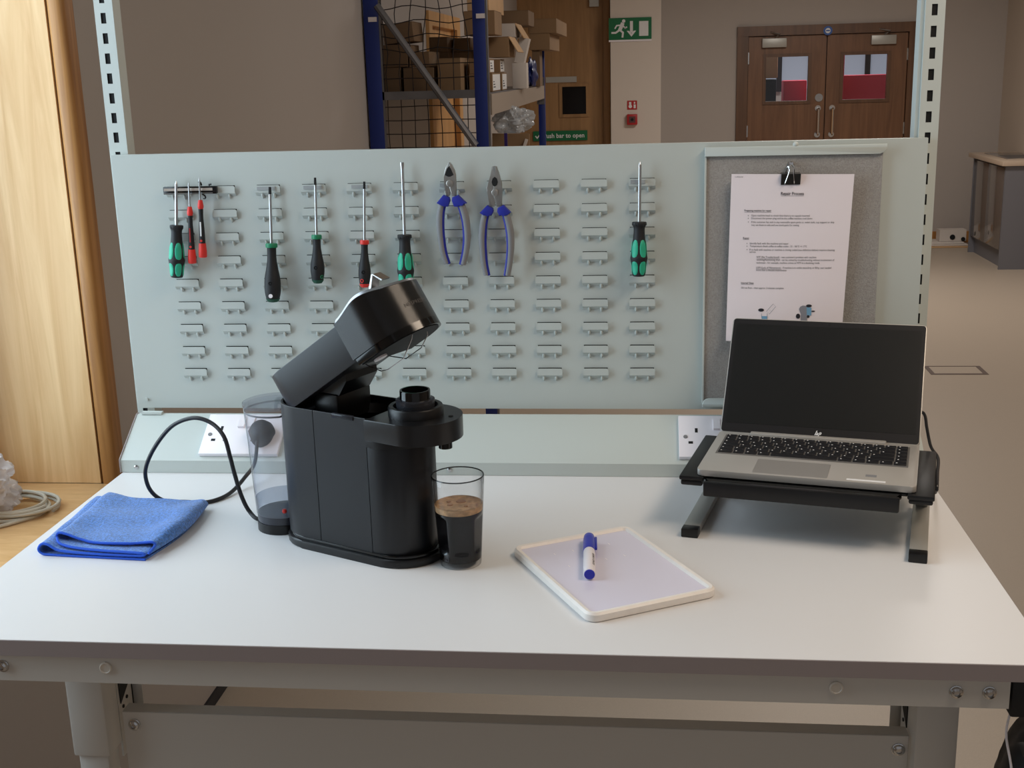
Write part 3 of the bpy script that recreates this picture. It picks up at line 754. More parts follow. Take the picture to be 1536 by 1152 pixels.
for y in (424, 441, 463, 595, 612, 633): pbar('bullet', 259 if y < 500 else 250, 263 if y < 500 else 254, y-2.5, y+2, 'ink')
def pell(nm, cx, cy, rx, ry, mt, rot=0):
    pts = []
    for i in range(20):
        a = 2*PI*i/20; x, y = rx*math.cos(a), ry*math.sin(a)
        pts.append(tuple(put(cx+x*math.cos(rot)-y*math.sin(rot), cy+x*math.sin(rot)+y*math.cos(rot))))
    return MB().poly(pts, [tuple(range(20))]).build(nm, mt, sp, None)
def pquad(nm, pts, mt):
    return MB().poly([tuple(put(*p_)) for p_ in pts], [tuple(range(len(pts)))]).build(nm, mt, sp, None)
M['pblue'] = mat('print_blue', (120, 170, 205), .8); M['pgrey'] = mat('print_grey', (140, 142, 152), .8); M['pdark'] = mat('print_dark', (40, 40, 48), .8)
pell('printed_drawing', 337, 1008, 18, 10, 'pdark'); pquad('printed_drawing', [(338, 1046), (375, 1046), (373, 1070), (342, 1070)], 'pblue')
pquad('printed_drawing', [(338, 1028), (340, 1028), (342, 1070), (340, 1070)], 'pgrey'); pquad('printed_drawing', [(374, 1028), (376, 1028), (375, 1070), (373, 1070)], 'pgrey')
for a, b in (((370, 1015), (412, 968)), ((388, 1032), (428, 985)), ((412, 968), (428, 985)), ((370, 1015), (388, 1032)), ((383, 1000), (401, 1017))):
    pquad('printed_drawing', [(a[0]-1, a[1]), (b[0]-1, b[1]), (b[0]+1, b[1]+1), (a[0]+1, a[1]+1)], 'pgrey')
pquad('printed_drawing', [(572, 1000), (580, 985), (596, 978), (618, 980), (622, 1076), (582, 1076), (584, 1030)], 'pgrey')
pquad('printed_drawing', [(618, 988), (650, 992), (648, 1040), (620, 1046)], 'pblue'); pell('printed_drawing', 634, 980, 18, 9, 'pdark')
pell('printed_drawing', 566, 1045, 13, 16, 'pdark'); pell('printed_drawing', 628, 1047, 9, 9, 'pdark'); pell('printed_drawing', 660, 1014, 12, 4, 'pdark')

# binder clip
bc = thing('binder_clip', 'black binder clip with silver wire arms holding the instruction sheet', 'clip', (.3810, -.02, .5012))
MB().poly([(x, y, z) for x in (-.0165, .0165) for y, z in ((-.0045, 0), (.009, .020), (.0095, 0), (-.0135+.002, .019))], [(0, 3, 1, 2), (6, 5, 7, 4), (0, 4, 7, 3), (3, 7, 5, 1), (1, 5, 6, 2), (2, 6, 4, 0)]).build('jaw', 'gloss', bc)
wr = [(-.010, -.0065, 0.002), (-.0095, -.010, .004), (-.0035, -.0125, .024), (-.0045, -.012, .030), (0, -.012, .0345), (.0045, -.012, .030), (.0035, -.0125, .024), (.0055, -.010, .004), (.0065, -.0065, .002)]
MB().tube(smooth_path(wr, 4), .0008, 6).build('wire_arm', 'chrome', bc)
MB().tube(smooth_path([(-.007, .006, .019), (-.006, .002, .028), (0, 0, .033), (.006, .002, .028), (.007, .006, .019)], 4), .0008, 6).build('wire_arm', 'chrome', bc)
pn = thing('push_pin', 'clear push pin fixing the binder clip to the pin board', 'pin', (.3815, -.0090, .5365))
MB().lathe([(.0045, 0), (.0042, .002), (.0022, .003), (.0022, .007), (.0045, .008), (.0045, .010), (.001, .011)], 16, Matrix.Rotation(PI/2, 4, 'X')).build('head', 'chrome', pn)

# ------------------------------------------------------------------ socket trunking
tk = thing('socket_trunking', 'pale grey sloping steel trunking along the bench back under the tool panel', 'trunking', (-.84, -.124, 0))
A_, B_ = Vector((0, 0, .024)), Vector((0, .094, .0855))
L_ = 1.455
prof = [(0, .0005), (0, .024), (.094, .0855), (.104, .0855), (.104, .0005)]
MB().poly([(x, y, z) for x in (0, L_) for y, z in prof], [(0,1,2,3,4),(9,8,7,6,5)]+[(i, (i+1) % 5, 5+(i+1) % 5, 5+i) for i in range(5)]).build('casing', 'steel', tk)
MB().poly([(x, y, z) for x in (-.0015, 0) for y, z in [(y_-.002 if y_ == 0 else y_, z_+.0015 if z_ > .02 else z_) for y_, z_ in prof]], [(0,1,2,3,4),(9,8,7,6,5)]+[(i, (i+1) % 5, 5+(i+1) % 5, 5+i) for i in range(5)]).build('end_cap', 'edge', tk)
for x in (.030, .62, 1.42):
    MB().lathe([(.0042, 0), (.004, .0016), (.002, .0028), (.0005, .003)], 14, Matrix.Translation((x, 0, .011)) @ Matrix.Rotation(PI/2, 4, 'X')).build('screw', 'screw', tk)
MB().box(.01, .05, .092, .102, .086, .0905).build('bracket', 'upr', tk)
sl = (B_-A_).normalized(); nrm = Vector((0, -sl.z, sl.y))
SX = Matrix(((1, 0, 0, 0), (0, sl.y, nrm.y, 0), (0, sl.z, nrm.z, .024), (0, 0, 0, 1)))   # local: x along, y up the slope, z outwards
for x0 in (.150, 1.031):
    X = Matrix.Translation((x0, 0, 0)) @ SX
    s_ = MB().box(0, .150, .010, .106, .0003, .009, X=X, bev=.0012).build('socket', 'white', tk)
    for gx in (0, .076):
        hole = MB(); hole.box(gx+.029, gx+.034, .066, .076, .009, .0093, X=X); hole.box(gx+.017, gx+.025, .040, .0455, .009, .0093, X=X); hole.box(gx+.040, gx+.048, .040, .0455, .009, .0093, X=X)
        hole.build('pin_hole', 'dark', s_)
    for sc_ in (.012,):
        MB().lathe([(.004, 0), (.0038, .001), (.0005, .001)], 14, X @ Matrix.Translation((sc_, .056, .009))).build('cover_screw', 'greyp', s_)
    for gx in (.062, .079):
        mb = MB(); mb.poly([(gx, .072, .009), (gx+.012, .072, .009), (gx+.012, .098, .009), (gx, .098, .009), (gx, .072, .0140), (gx+.012, .072, .0140), (gx+.012, .098, .0105), (gx, .098, .0105)], [(0,3,2,1),(4,5,6,7),(0,1,5,4),(1,2,6,5),(2,3,7,6),(3,0,4,7)], X)
        mb.build('switch', 'white', s_)

# ------------------------------------------------------------------ hand tools on the panel
def frame_from(tip, end, yt, ye):
    """matrix whose z axis runs from handle end up to the tip"""
    a = Vector((tip[0], yt, tip[1])); b = Vector((end[0], ye, end[1])); zz = (a-b).normalized()
    xx = Vector((1, 0, 0)); yy = zz.cross(xx).normalized(); xx = yy.cross(zz).normalized()
    m = Matrix((xx, yy, zz)).transposed().to_4x4(); m.translation = b
    return m, (a-b).length
def interp(prof, z):
    for (r0, z0), (r1, z1) in zip(prof, prof[1:]):
        if z0 <= z <= z1: return r0+(r1-r0)*(z-z0)/(z1-z0+1e-9)
    return prof[-1][0]
def patch(prof, a0, da, z0, dz, off, p_=2.6, nr=5, na=20):
    mb = MB(); vs = []
    c = mb.bm.verts.new(((interp(prof, z0)+off)*math.cos(a0), (interp(prof, z0)+off)*math.sin(a0), z0)); prev = None
    for k_ in range(1, nr+1):
        ring = []
        for i in range(na):
            t_ = 2*PI*i/na; cx, cy = math.cos(t_), math.sin(t_)
            q = (abs(cx)**p_+abs(cy)**p_)**(-1/p_)
            a = a0+da*k_/nr*q*cx; z = z0+dz*k_/nr*q*cy
            R_ = interp(prof, z)+(off if k_ < nr else -.0003)
            ring.append(mb.bm.verts.new((R_*math.cos(a), R_*math.sin(a), z)))
        for i in range(na):
            j = (i+1) % na
            if prev is None: mb.bm.faces.new((c, ring[i], ring[j]))
            else: mb.bm.faces.new((prev[i], ring[i], ring[j], prev[j]))
        prev = ring
    return mb
def sm(prof, n=4):
    return [(max(p_.x, .0003), p_.y) for p_ in smooth_path([(r, z, 0) for r, z in prof], n)]
def teal_driver(label, tip, ring, end, kind, r=.0148):
    X, L = frame_from(tip, end, -.0145, -.0275)
    t = thing('screwdriver', label, 'screwdriver', X.translation, group='screwdrivers on the tool panel'); t.rotation_euler = X.to_euler()
    H_ = (Vector((ring[0], 0, ring[1]))-Vector((end[0], 0, end[1]))).length
    k_ = r/.0148
    prof = sm([(.0006, 0), (.0085*k_, .0004), (.0112*k_, .003), (.0122*k_, .012), (.0128*k_, .020), (.0148*k_, .030), (.0150*k_, .034), (.0138*k_, .040), (.0132*k_, .048), (.0124*k_, .058), (.0108*k_, .066), (.0098*k_, H_-.018), (.0100*k_, H_-.010), (.0122*k_, H_-.005)])
    MB().lathe(prof+[(.0124*k_, H_-.001), (.0118*k_, H_)], 28).build('handle', 'blackr', t)
    MB().lathe([(.0128*k_, H_-.006), (.0128*k_, H_-.001), (.0116*k_, H_+.0005)], 6).build('hex_collar', 'black', t)
    for a0 in range(5):
        a = -PI/2+2*PI/5*a0+.31+(PI/5 if False else 0)
        a = -PI/2+(a0-.5)*2*PI/5
        patch(prof, a, .54, .0500, .0165, .0006).build('grip_pad', 'teal', t)
        patch(prof, a, .54, .0155, .0130, .0006).build('grip_pad', 'teal', t)
    sh_ = MB().cyl((0, 0, H_), (0, 0, L-.012), .0029, n=14)
    if kind == 'cross': sh_.lathe([(.0029, L-.012), (.0029, L-.006), (.0022, L-.004), (.0006, L)], 14)
    else:
        sh_.loft([[(.0029*math.cos(a), .0029*math.sin(a), L-.012) for a in [i*PI/6 for i in range(12)]],
                  [(.0036*math.cos(a), .0010*math.sin(a), L-.004) for a in [i*PI/6 for i in range(12)]],
                  [(.0032*math.cos(a), .0005*math.sin(a), L) for a in [i*PI/6 for i in range(12)]]])
    sh_.build('blade', 'shaft', t)
    return t
def bulb_driver(label, tip, ring, end, r, ringm, sr, blacktip, hole):
    X, L = frame_from(tip, end, -.0150, -.0275)
    t = thing('screwdriver', label, 'screwdriver', X.translation, group='screwdrivers on the tool panel'); t.rotation_euler = X.to_euler()
    H_ = (Vector((ring[0], 0, ring[1]))-Vector((end[0], 0, end[1]))).length
    prof = sm([(.0006, 0), (r*.55, .0010), (r*.80, .006), (r*.97, .018), (r, H_*.30), (r*.94, H_*.42), (r*.70, H_*.60), (r*.56, H_*.76), (r*.56, H_*.90), (r*.60, H_-.006)])
    hb = MB().lathe(prof, 28); hb.build('handle', 'blackr', t)
    MB().lathe([(r*.60, H_-.008), (r*.72, H_-.0075), (r*.74, H_-.002), (r*.66, H_)], 28).build('collar_ring', ringm, t)
    MB().lathe([(r*.30, -.0006), (r*.58, .0002), (r*.82, .0045), (r*.86, .0065), (r*.80, .0067)], 28).build('end_cap', ringm if ringm != 'green' else mat('dark_green', (14, 70, 52), .5), t)
    rp = lambda z: interp(prof, z)+.0004
    z = .0125
    if hole:
        MB().cyl((0, -rp(z)+.001, z), (0, -rp(z)-.0005, z), .0038, n=18).build('hanging_hole', 'white', t)
    else:
        a = -.25 if ringm == 'red' else .95
        d = Vector((math.sin(a), -math.cos(a), 0))
        MB().tube([tuple(Vector((math.cos(q)*.0028*math.cos(a), math.cos(q)*.0028*math.sin(a), z+.0028*math.sin(q)))+d*rp(z)) for q in [i*PI/8 for i in range(16)]], .0008, 6, True).build('end_mark', ringm, t)
    MB().tube([tuple(Vector((math.cos(q)*.0028, -rp(H_*.33)+.0002, H_*.33+.0028*math.sin(q)))) for q in [i*PI/8 for i in range(16)]], .0005, 6, True).build('grip_mark', 'gloss', t)
    if not hole:
        a = .5 if ringm == 'green' else -.1
        me = text_mesh('wiha' if False else 'PRECISION', .004, .020)
        bpy.data.meshes.remove(me)
    MB().cyl((0, 0, H_), (0, 0, L-.013), sr, n=12).build('blade', 'shaft', t)
    MB().cyl((0, 0, L-.013), (0, 0, L), sr*1.02, sr*.9, n=6).build('blade_tip', 'dark' if blacktip else 'shaft', t)
    return t
teal_driver('teal and black screwdriver with short blade hung on the magnetic strip', (-.7234, .5266), (-.7276, .4463), (-.7348, .3495), 'cross')
teal_driver('teal and black slotted screwdriver partly hidden behind the raised coffee machine head', (-.3012, .552), (-.3004, .4234), (-.3025, .3256), 'slot', .0152)
teal_driver('teal and black screwdriver hung alone beside the pin board', (.1221, .5449), (.1197, .4403), (.1196, .3438), 'cross', .0150)
bulb_driver('largest bulb-handled screwdriver with green collar and white hanging hole', (-.5478, .5126), (-.5496, .4108), (-.5544, .3027), .0150, 'green', .0027, True, True)
bulb_driver('smaller bulb-handled screwdriver with green collar, right of the largest', (-.4624, .5279), (-.4646, .4256), (-.467, .337), .0128, 'green', .0024, True, False)
bulb_driver('bulb-handled screwdriver with red collar and red end ring', (-.3722, .5191), (-.3735, .4146), (-.3798, .3288), .0112, 'red', .0023, True, False)
for lb, tip, ring, end in (('small red and black precision screwdriver, lower of two on magnetic strip', (-.6971, .5237), (-.6989, .4801), (-.7039, .3754)),
                           ('small red and black precision screwdriver, higher of two on magnetic strip', (-.6762, .5317), (-.6775, .4919), (-.6824, .3864))):
    X, L = frame_from(tip, end, -.0225, -.0235)
    t = thing('precision_screwdriver', lb, 'screwdriver', X.translation, group='screwdrivers on the tool panel'); t.rotation_euler = X.to_euler()
    H_ = (Vector((ring[0], 0, ring[1]))-Vector((end[0], 0, end[1]))).length
    MB().lathe(sm([(.0058, .0265), (.0056, .034), (.0050, .055), (.0040, .075), (.0044, H_-.016)]), 18).build('handle', 'blackr', t)
    MB().lathe([(.0005, 0), (.0066, .0003), (.0076, .0020), (.0075, .012), (.0064, .0265)], 20).build('swivel_cap', 'red', t, label='red swivel cap')
    MB().lathe(sm([(.0044, H_-.016), (.0055, H_-.012), (.0042, H_-.003), (.0034, H_)]), 18).build('collar', 'red', t)
    MB().box(-.0012, .0012, -.0062, -.0045, .040, .066).build('print_strip', 'whitep' if 'higher' in lb else 'redd', t)
    MB().cyl((0, -.0042, .0315), (0, -.0062, .0315), .0022, n=12).build('size_dot', 'red', t)
    MB().cyl((0, 0, H_), (0, 0, L-.004), .0014, n=10).build('blade', 'shaft', t)
    MB().cyl((0, 0, L-.004), (0, 0, L), .0014, .0004, n=10).build('blade_tip', 'shaft', t)
ms = thing('magnetic_strip', 'black magnetic tool strip with steel face clipped over the top left louvres', 'tool holder', (-.7495, -.0072, .5092))
MB().box(0, .101, -.009, 0, -.0070, .0068, bev=.001).build('strip_body', 'gloss', ms)
MB().box(.002, .094, -.0098, -.009, -.0008, .0040).build('steel_face', mat('steel_face', (190, 178, 168), .4, .6), ms)
MB().box(.002, .094, -.0095, -.009, -.0060, -.0046).build('steel_edge', 'shaft', ms)
for x in (.0715, .086):
    MB().tube(smooth_path([(x, -.003, .0085), (x, -.006, .013), (x-.0015, -.009, .015), (x-.002, -.010, .0135)], 4) if x < .08 else [(x, -.002, .007), (x, -.002, .0095), (x+.004, -.002, .0095)], .0016, 8).build('hook', 'gloss', ms)
MB().tube(smooth_path([(.074, -.010, -.007), (.079, -.011, -.010), (.080, -.0105, -.014), (.076, -.010, -.0155)], 4), .0015, 8).build('hook', 'gloss', ms)

S = .3725/1000   # metres per zoomed pixel in the plier outlines
def plier(name, label, org, cx, cy, head, jaws, hole, lefts, rights, collars):
    t = thing(name, label, 'pliers', (org[0], -.0225, org[1]))
    def P(x, y): return ((x-cx)*S, (cy-y)*S)
    RX_ = Matrix.Rotation(PI/2, 4, 'X')
    for i, o_ in enumerate(head):
        MB().prism([P(*q) for q in o_], -.0035+.0006*i, .0045-.0006*i, RX_, bev=.0012).build('jaw' if i < 2 else 'joint', 'plier', t)
    for o_ in jaws: MB().prism([P(*q) for q in o_], .0035, .0049, RX_).build('cutting_edge', 'dark', t)
    MB().lathe([(.0062, 0), (.0060, .0062), (.0048, .0068), (.0005, .0068)], 24, Matrix.Translation((P(*hole)[0], 0, P(*hole)[1])) @ RX_).build('pivot', 'plier', t)
    for path, sg in ((lefts, 1), (rights, -1)):
        c3 = smooth_path([(P(*q)[0], 0, P(*q)[1]) for q in path], 5); n_ = len(c3)
        rr = [.0062*(1.12-.45*abs(i/(n_-1)-.35)) for i in range(n_)]
        MB().tube(c3, rr, 12).build('handle', 'greyp', t, label='grey outer grip')
        c4 = [(p_.x+sg*.0042, p_.y-.0004, p_.z) for p_ in c3]
        MB().tube(c4, [r_*.62 for r_ in rr], 10).build('grip_inlay', 'bluep', t, label='blue inner grip')
    for o_ in collars: MB().prism([P(*q) for q in o_], -.0060, .0078, RX_, bev=.0022).build('grip_collar', 'bluep', t, label='blue grip shoulder')
    return t
plier('side_cutters', 'side cutters with blue and grey handles, pointed oval jaws, left of the pliers', (-.2145, .5104), 358, 150,
      [[(358, 40), (371, 52), (382, 75), (388, 100), (388, 150), (386, 200), (365, 200), (352, 150), (358, 110)],
       [(358, 40), (344, 56), (334, 80), (330, 110), (330, 150), (335, 185), (338, 200), (352, 200), (364, 150), (358, 110)]],
      [[(357, 58), (366, 70), (378, 100), (362, 108), (352, 108), (336, 100), (346, 72)]], (357, 140),
      [(322, 222), (306, 270), (300, 330), (302, 400), (310, 470), (326, 528)],
      [(396, 222), (414, 260), (428, 320), (431, 400), (422, 470), (405, 532)],
      [[(324, 194), (352, 206), (356, 222), (345, 250), (328, 250), (313, 243), (290, 232)], [(396, 196), (367, 206), (364, 222), (374, 250), (395, 252), (414, 240), (436, 236)]])
plier('combination_pliers', 'combination pliers with blue and grey handles and flat nose, right of the side cutters', (-.1342, .5050), 566, 150,
      [[(567, 48), (578, 50), (590, 90), (600, 130), (600, 180), (597, 240), (572, 240), (556, 180), (566, 130)],
       [(567, 48), (556, 50), (547, 90), (538, 130), (524, 150), (526, 170), (535, 190), (532, 225), (536, 240), (560, 240), (576, 180), (566, 130)]],
      [[(567, 98), (578, 106), (582, 122), (577, 138), (566, 144), (556, 138), (552, 122), (557, 106)]], (566, 172),
      [(522, 258), (505, 310), (496, 380), (496, 440), (500, 510), (511, 572)],
      [(610, 258), (624, 310), (634, 370), (634, 440), (626, 510), (614, 574)],
      [[(526, 232), (554, 246), (556, 262), (545, 282), (526, 278), (508, 280), (489, 268)], [(606, 232), (577, 246), (574, 262), (584, 284), (605, 278), (622, 282), (640, 268)]])

# ------------------------------------------------------------------ coffee machine
th = math.radians(-26)
cm = thing('coffee_machine', 'black capsule coffee machine with its head raised and clear water tank', 'coffee machine', (-.2815, -.4636, 0), th)
def stadium(x0, x1, hw, n=14, sq=1.0):
    r = hw; pts = []
    for i in range(n+1):
        a = -PI/2+PI*i/n; pts.append((x1-r*sq+r*sq*math.cos(a), r*math.sin(a)))
    for i in range(n+1):
        a = PI/2+PI*i/n; pts.append((x0+r*sq+r*sq*math.cos(a), r*math.sin(a)))
    return pts
def clip(pts, a, b):
    """clip a polygon to a<=x<=b"""
    def half(P_, f, xs):
        out = []
        for i in range(len(P_)):
            p_, q = P_[i], P_[(i+1) % len(P_)]
            ip, iq = f(p_[0]), f(q[0])
            if ip: out.append(p_)
            if ip != iq:
                k_ = (xs-p_[0])/(q[0]-p_[0]); out.append((xs, p_[1]+k_*(q[1]-p_[1])))
        return out
    return half(half(pts, lambda x: x >= a, a), lambda x: x <= b, b)
MB().prism(stadium(-.158, .120, .062), 0, .013, bev=.003).build('base_plate', 'black', cm)
MB().prism(stadium(-.153, .116, .0585), .013, .0185, bev=.0015).build('base_step', 'gloss', cm)
MB().prism(stadium(-.145, .100, .052), .018, .190).build('core', 'dark', cm)
out_ = stadium(-.155, .108, .057, 18)
MB().prism(clip(out_, .0406, .2), .0185, .188, bev=.0005, seg=1).build('front_column', 'blacks', cm)
for nm, a, b in (('rear_housing', -.155, -.0606), ('side_panel', -.0594, .0394)):
    mb = MB()
    for side in ((0,) if a < -.1 else (-1, 1)):
        if a < -.1:
            rings = [((b, -.057), (b, -.0535))]
            for i in range(37):
                t_ = PI/2+PI*i/36      # once round the rounded rear end
                rings.append(((-.098+.057*math.cos(t_), -.057*math.sin(t_)), (-.098+.0535*math.cos(t_), -.0535*math.sin(t_))))
            rings.append(((b, .057), (b, .0535)))
        else:
            rings = [((a, side*.057), (a, side*.0535)), ((b, side*.057), (b, side*.0535))]
        mb.loft([[(po[0], po[1], .0185), (po[0], po[1], .2245), (po[0]*.999, po[1]*.99, .225), (pi_[0], pi_[1], .225), (pi_[0], pi_[1], .0185)] for po, pi_ in rings])
    mb.build(nm, 'blacks', cm)
MB().box(-.022, .018, -.0590, -.0535, .2195, .2262, bev=.001).build('latch_tab', 'smoke', cm)
MB().prism(stadium(-.148, .05, .0525, 12), .200, .2012).build('deck', 'dark', cm)
MB().lathe([(.044, .2012), (.046, .214), (.0435, .216), (.040, .2012)], 40, Matrix.Translation((-.008, .004, 0))).build('container_well', 'black', cm)
def headring(x0, x1, hw, n=40):
    pts = [(x0, -hw)]
    for i in range(n+1):
        a = -PI/2+PI*i/n; pts.append((x1-hw+hw*math.cos(a), hw*math.sin(a)))
    pts.append((x0, hw)); return pts
nose = headring(.0402, .159, .0612)
M['noser'] = mat('nose_black', (18, 18, 20), .3, spec=.6)
MB().prism(nose, .193, .2245, bev=.0018).build('nose', 'noser', cm)
MB().prism(headring(.0404, .112, .0590), .182, .193, bev=.001).build('nose_skirt', 'black', cm)
MB().lathe([(.010, .180), (.010, .193)], 20, Matrix.Translation((.140, 0, 0))).build('spout', 'gloss', cm)
MB().cyl((.143, .012, .2245), (.143, .012, .2252), .0035, n=12).build('nose_hole', 'dark', cm)
X = Matrix.Translation((.090, -.001, 0))
MB().lathe([(.0405, .2245), (.0405, .236), (.0390, .2385), (.033, .2385), (.031, .232), (.0300, .2245)], 48, X).build('capsule_ring', 'black', cm)
MB().lathe([(.027, .2245), (.0285, .245), (.0285, .2475), (.026, .2485)], 40, X).build('clear_collar', 'smoke', cm)
MB().lathe([(.0225, .2245), (.0225, .260), (.0220, .2615), (.0195, .2615), (.0190, .250), (.0005, .249)], 40, X).build('capsule_cup', 'gloss', cm)
MB().box(-.076, -.030, -.034, .046, .2012, .246, bev=.004).build('hinge_block', 'black', cm)
MB().poly([(x, y, z) for y in (-.030, .044) for x, z in ((-.074, .24), (-.030, .244), (-.014, .268), (-.016, .284), (-.060, .262))], [(0,1,2,3,4),(9,8,7,6,5)]+[(i, (i+1) % 5, 5+(i+1) % 5, 5+i) for i in range(5)]).build('hinge_arm', 'black', cm)
# raised head: axes s (along), y, h (up)
TH = math.radians(33.5)
XH = Matrix.Translation((-.090, 0, .229)) @ Matrix.Rotation(-TH, 4, 'Y')
la = bpy.data.objects.new('raised_lid', None)
COL.objects.link(la); la.parent = cm; la.matrix_local = XH; la.empty_display_size = .03
MB().prism(clip(stadium(-.047, .25, .057, 16, .8), -.2, .1455), 0.0, .060, bev=.0012).build('lid_arm', 'blacks', la)
def headring(x0, x1, hw, n=40):
    pts = [(x0, -hw)]
    for i in range(n+1):
        a = -PI/2+PI*i/n; pts.append((x1-hw+hw*math.cos(a), hw*math.sin(a)))
    pts.append((x0, hw)); return pts
def crest(x, y): return .0605+.0135*math.exp(-((x-.204)/.040)**2)
hr = headring(.1465, .2515, .0640)
dens = []
for i in range(len(hr)):
    p_, q = hr[i], hr[(i+1) % len(hr)]
    m_ = max(1, int(math.hypot(q[0]-p_[0], q[1]-p_[1])/.006))
    for k_ in range(m_): dens.append((p_[0]+(q[0]-p_[0])*k_/m_, p_[1]+(q[1]-p_[1])*k_/m_))
MB().loft([[(x, y, .003) for x, y in dens], [(x, y, crest(x, y)-.001) for x, y in dens], [((x-.2)*.975+.2, y*.975, crest(x, y)) for x, y in dens]], True, True).build('lid_head', 'rib', la)
MB().prism(headring(.150, .2520, .0620), -.0085, .003, bev=.0012).build('lid_ring', 'gloss', la)
MB().prism(headring(.153, .2475, .058), -.0095, -.0084).build('lid_underside', 'dark', la)
def topsurf(scale, lift, x0=.150):
    return [((x-.2)*scale+.2, y*scale, crest(x, y)+lift) for x, y in dens]
MB().loft([topsurf(.965, .0), topsurf(.93, .004), topsurf(.60, .0065), topsurf(.2, .0085)], True, True).build('lid_top_plate', mat('silver_plate', (150, 152, 156), .36, 1), la, label='polished silver top plate')
lv = MB(); prof = [(.221, .0755), (.2295, .1015), (.234, .1015), (.252, .0745), (.246, .0745), (.2325, .0950)]
lv = MB(); lv.poly([(x, y, z) for y in (-.030, -.012) for x, z in ((.200, .0735), (.2240, .0945), (.2265, .0935), (.205, .0725))], [(0,3,2,1),(4,5,6,7),(0,1,5,4),(1,2,6,5),(2,3,7,6),(3,0,4,7)])
lv.poly([(x, y, z) for y in (-.030, -.012) for x, z in ((.2245, .0945), (.2265, .0940), (.2370, .0790), (.2345, .0785))], [(0,1,2,3),(7,6,5,4),(0,4,5,1),(1,5,6,2),(2,6,7,3),(3,7,4,0)])
lv.build('lever', 'chrome', la, label='folded chrome lever')
for pts in ([(.238, -.004), (.227, -.014), (.197, -.030), (.189, -.030), (.162, -.030), (.150, -.026), (.136, -.012), (.130, -.004)],):
    MB().tube([(s_, -.025, h) for s_, h in pts], .0008, 6).build('wire_guard', 'screw', la)
MB().tube([(s_, .020, h) for s_, h in ((.229, .002), (.221, -.014), (.200, -.024), (.165, -.024), (.129, .001))], .0008, 6).build('wire_guard', 'screw', la)
MB().lathe([(.007, -.0125), (.0105, -.012), (.0105, -.0085), (.004, -.0085)], 20, Matrix.Translation((.165, -.030, 0))).build('seal_ring', 'white', la)
hc = .1875; hrad = .0640
def wraptxt(c, a0=-.42, h0=.0275):
    a = a0+c.x/hrad; return Vector((hc+(hrad+.0004)*math.cos(a), (hrad+.0004)*math.sin(a), h0+c.y))
lettering('lettering', 'NESPRESSO', .0078, 'logo', la, wraptxt, width=.045, bold=.0)
# water tank
def crescent(r, n=44):
    cx, cr_, cc = -.187, r, -.098
    pts = []
    for i in range(n):
        a = 2*PI*i/n; x, y = cx+cr_*math.cos(a), cr_*math.sin(a)
        d = math.hypot(x-cc, y)
        if d < .0592 and x < cc+.02: x, y = cc+(x-cc)*.0592/d, y*.0592/d
        pts.append((x, y))
    return pts
tnk = bpy.data.objects.new('water_tank', None); COL.objects.link(tnk); tnk.parent = cm
def tr_(z): return .0425+.0095*(z/.215)
MB().loft([[(x, y, z) for x, y in crescent(tr_(z))] for z in (.0285, .10, .206)], True, False).build('tank_wall', 'tank', tnk)
MB().prism(crescent(tr_(.21)+.0008), .2065, .2105, bev=.0012).build('tank_lid', 'tank', tnk)
MB().prism(crescent(.0435), 0.0, .0155, bev=.002).build('tank_base', 'black', tnk)
MB().loft([[(x, y, z) for x, y in crescent(r_)] for z, r_ in ((.0158, .0425), (.028, .0428))], True, True).build('tank_band', mat('tank_band_grey', (58, 60, 68), .3), tnk)
MB().loft([[(x, y, z) for x, y in crescent(tr_(z)-.0015)] for z in (.0285, .054)], True, True).build('water', 'water', tnk)
MB().loft([[(x, y, z) for x, y in crescent(tr_(.186)-.0006)] for z in (.1955, .1985)], True, False).build('seal_band', 'greyp', tnk)
ball = MB(); ball.lathe([(.0005, -.004), (.003, -.003), (.0042, 0), (.003, .003), (.0005, .004)], 14, Matrix.Translation((-.158, -.030, .040)))
ball.build('valve', 'red', tnk)
# mains lead and plug
inv = (Matrix.Translation((-.2815, -.4636, 0)) @ Matrix.Rotation(th, 4, 'Z')).inverted()
pth = [(-.462, -.350, .010), (-.494, -.372, .006), (-.515, -.362, .016), (-.527, -.360, .042), (-.535, -.360, .078), (-.541, -.358, .108), (-.550, -.354, .142), (-.573, -.342, .161), (-.604, -.335, .168), (-.640, -.328, .156), (-.668, -.322, .132), (-.695, -.317, .096), (-.709, -.312, .063), (-.706, -.305, .030), (-.690, -.290, .0065),
       (-.655, -.286, .0036), (-.619, -.288, .0036), (-.598, -.266, .0036), (-.587, -.232, .006), (-.577, -.195, .018), (-.568, -.165, .034), (-.562, -.135, .046)]
pth[-1] = tuple(Matrix.Translation((-.84, -.124, 0)) @ Matrix.Translation((.150, 0, 0)) @ SX @ Vector((.112, .030, .024)))
MB().tube([inv @ Vector(p_) for p_ in smooth_path(pth, 6)], .0035, 10).build('mains_lead', 'cable', cm)
PX_ = Matrix.Translation((-.84, -.124, 0)) @ Matrix.Translation((.150, 0, 0)) @ SX
pg = MB(); pg.loft([[tuple(inv @ PX_ @ Vector((.115+kx*x, .050+ky*y, z))) for x, y in [(math.cos(a)*(1 if math.sin(a) > 0 else .85), math.sin(a)) for a in [i*PI/10 for i in range(20)]]] for kx, ky, z in ((.023, .025, .0095), (.025, .027, .016), (.024, .026, .026), (.018, .020, .036), (.010, .012, .040))], True, True)
pg.build('mains_plug', 'blackr', cm)

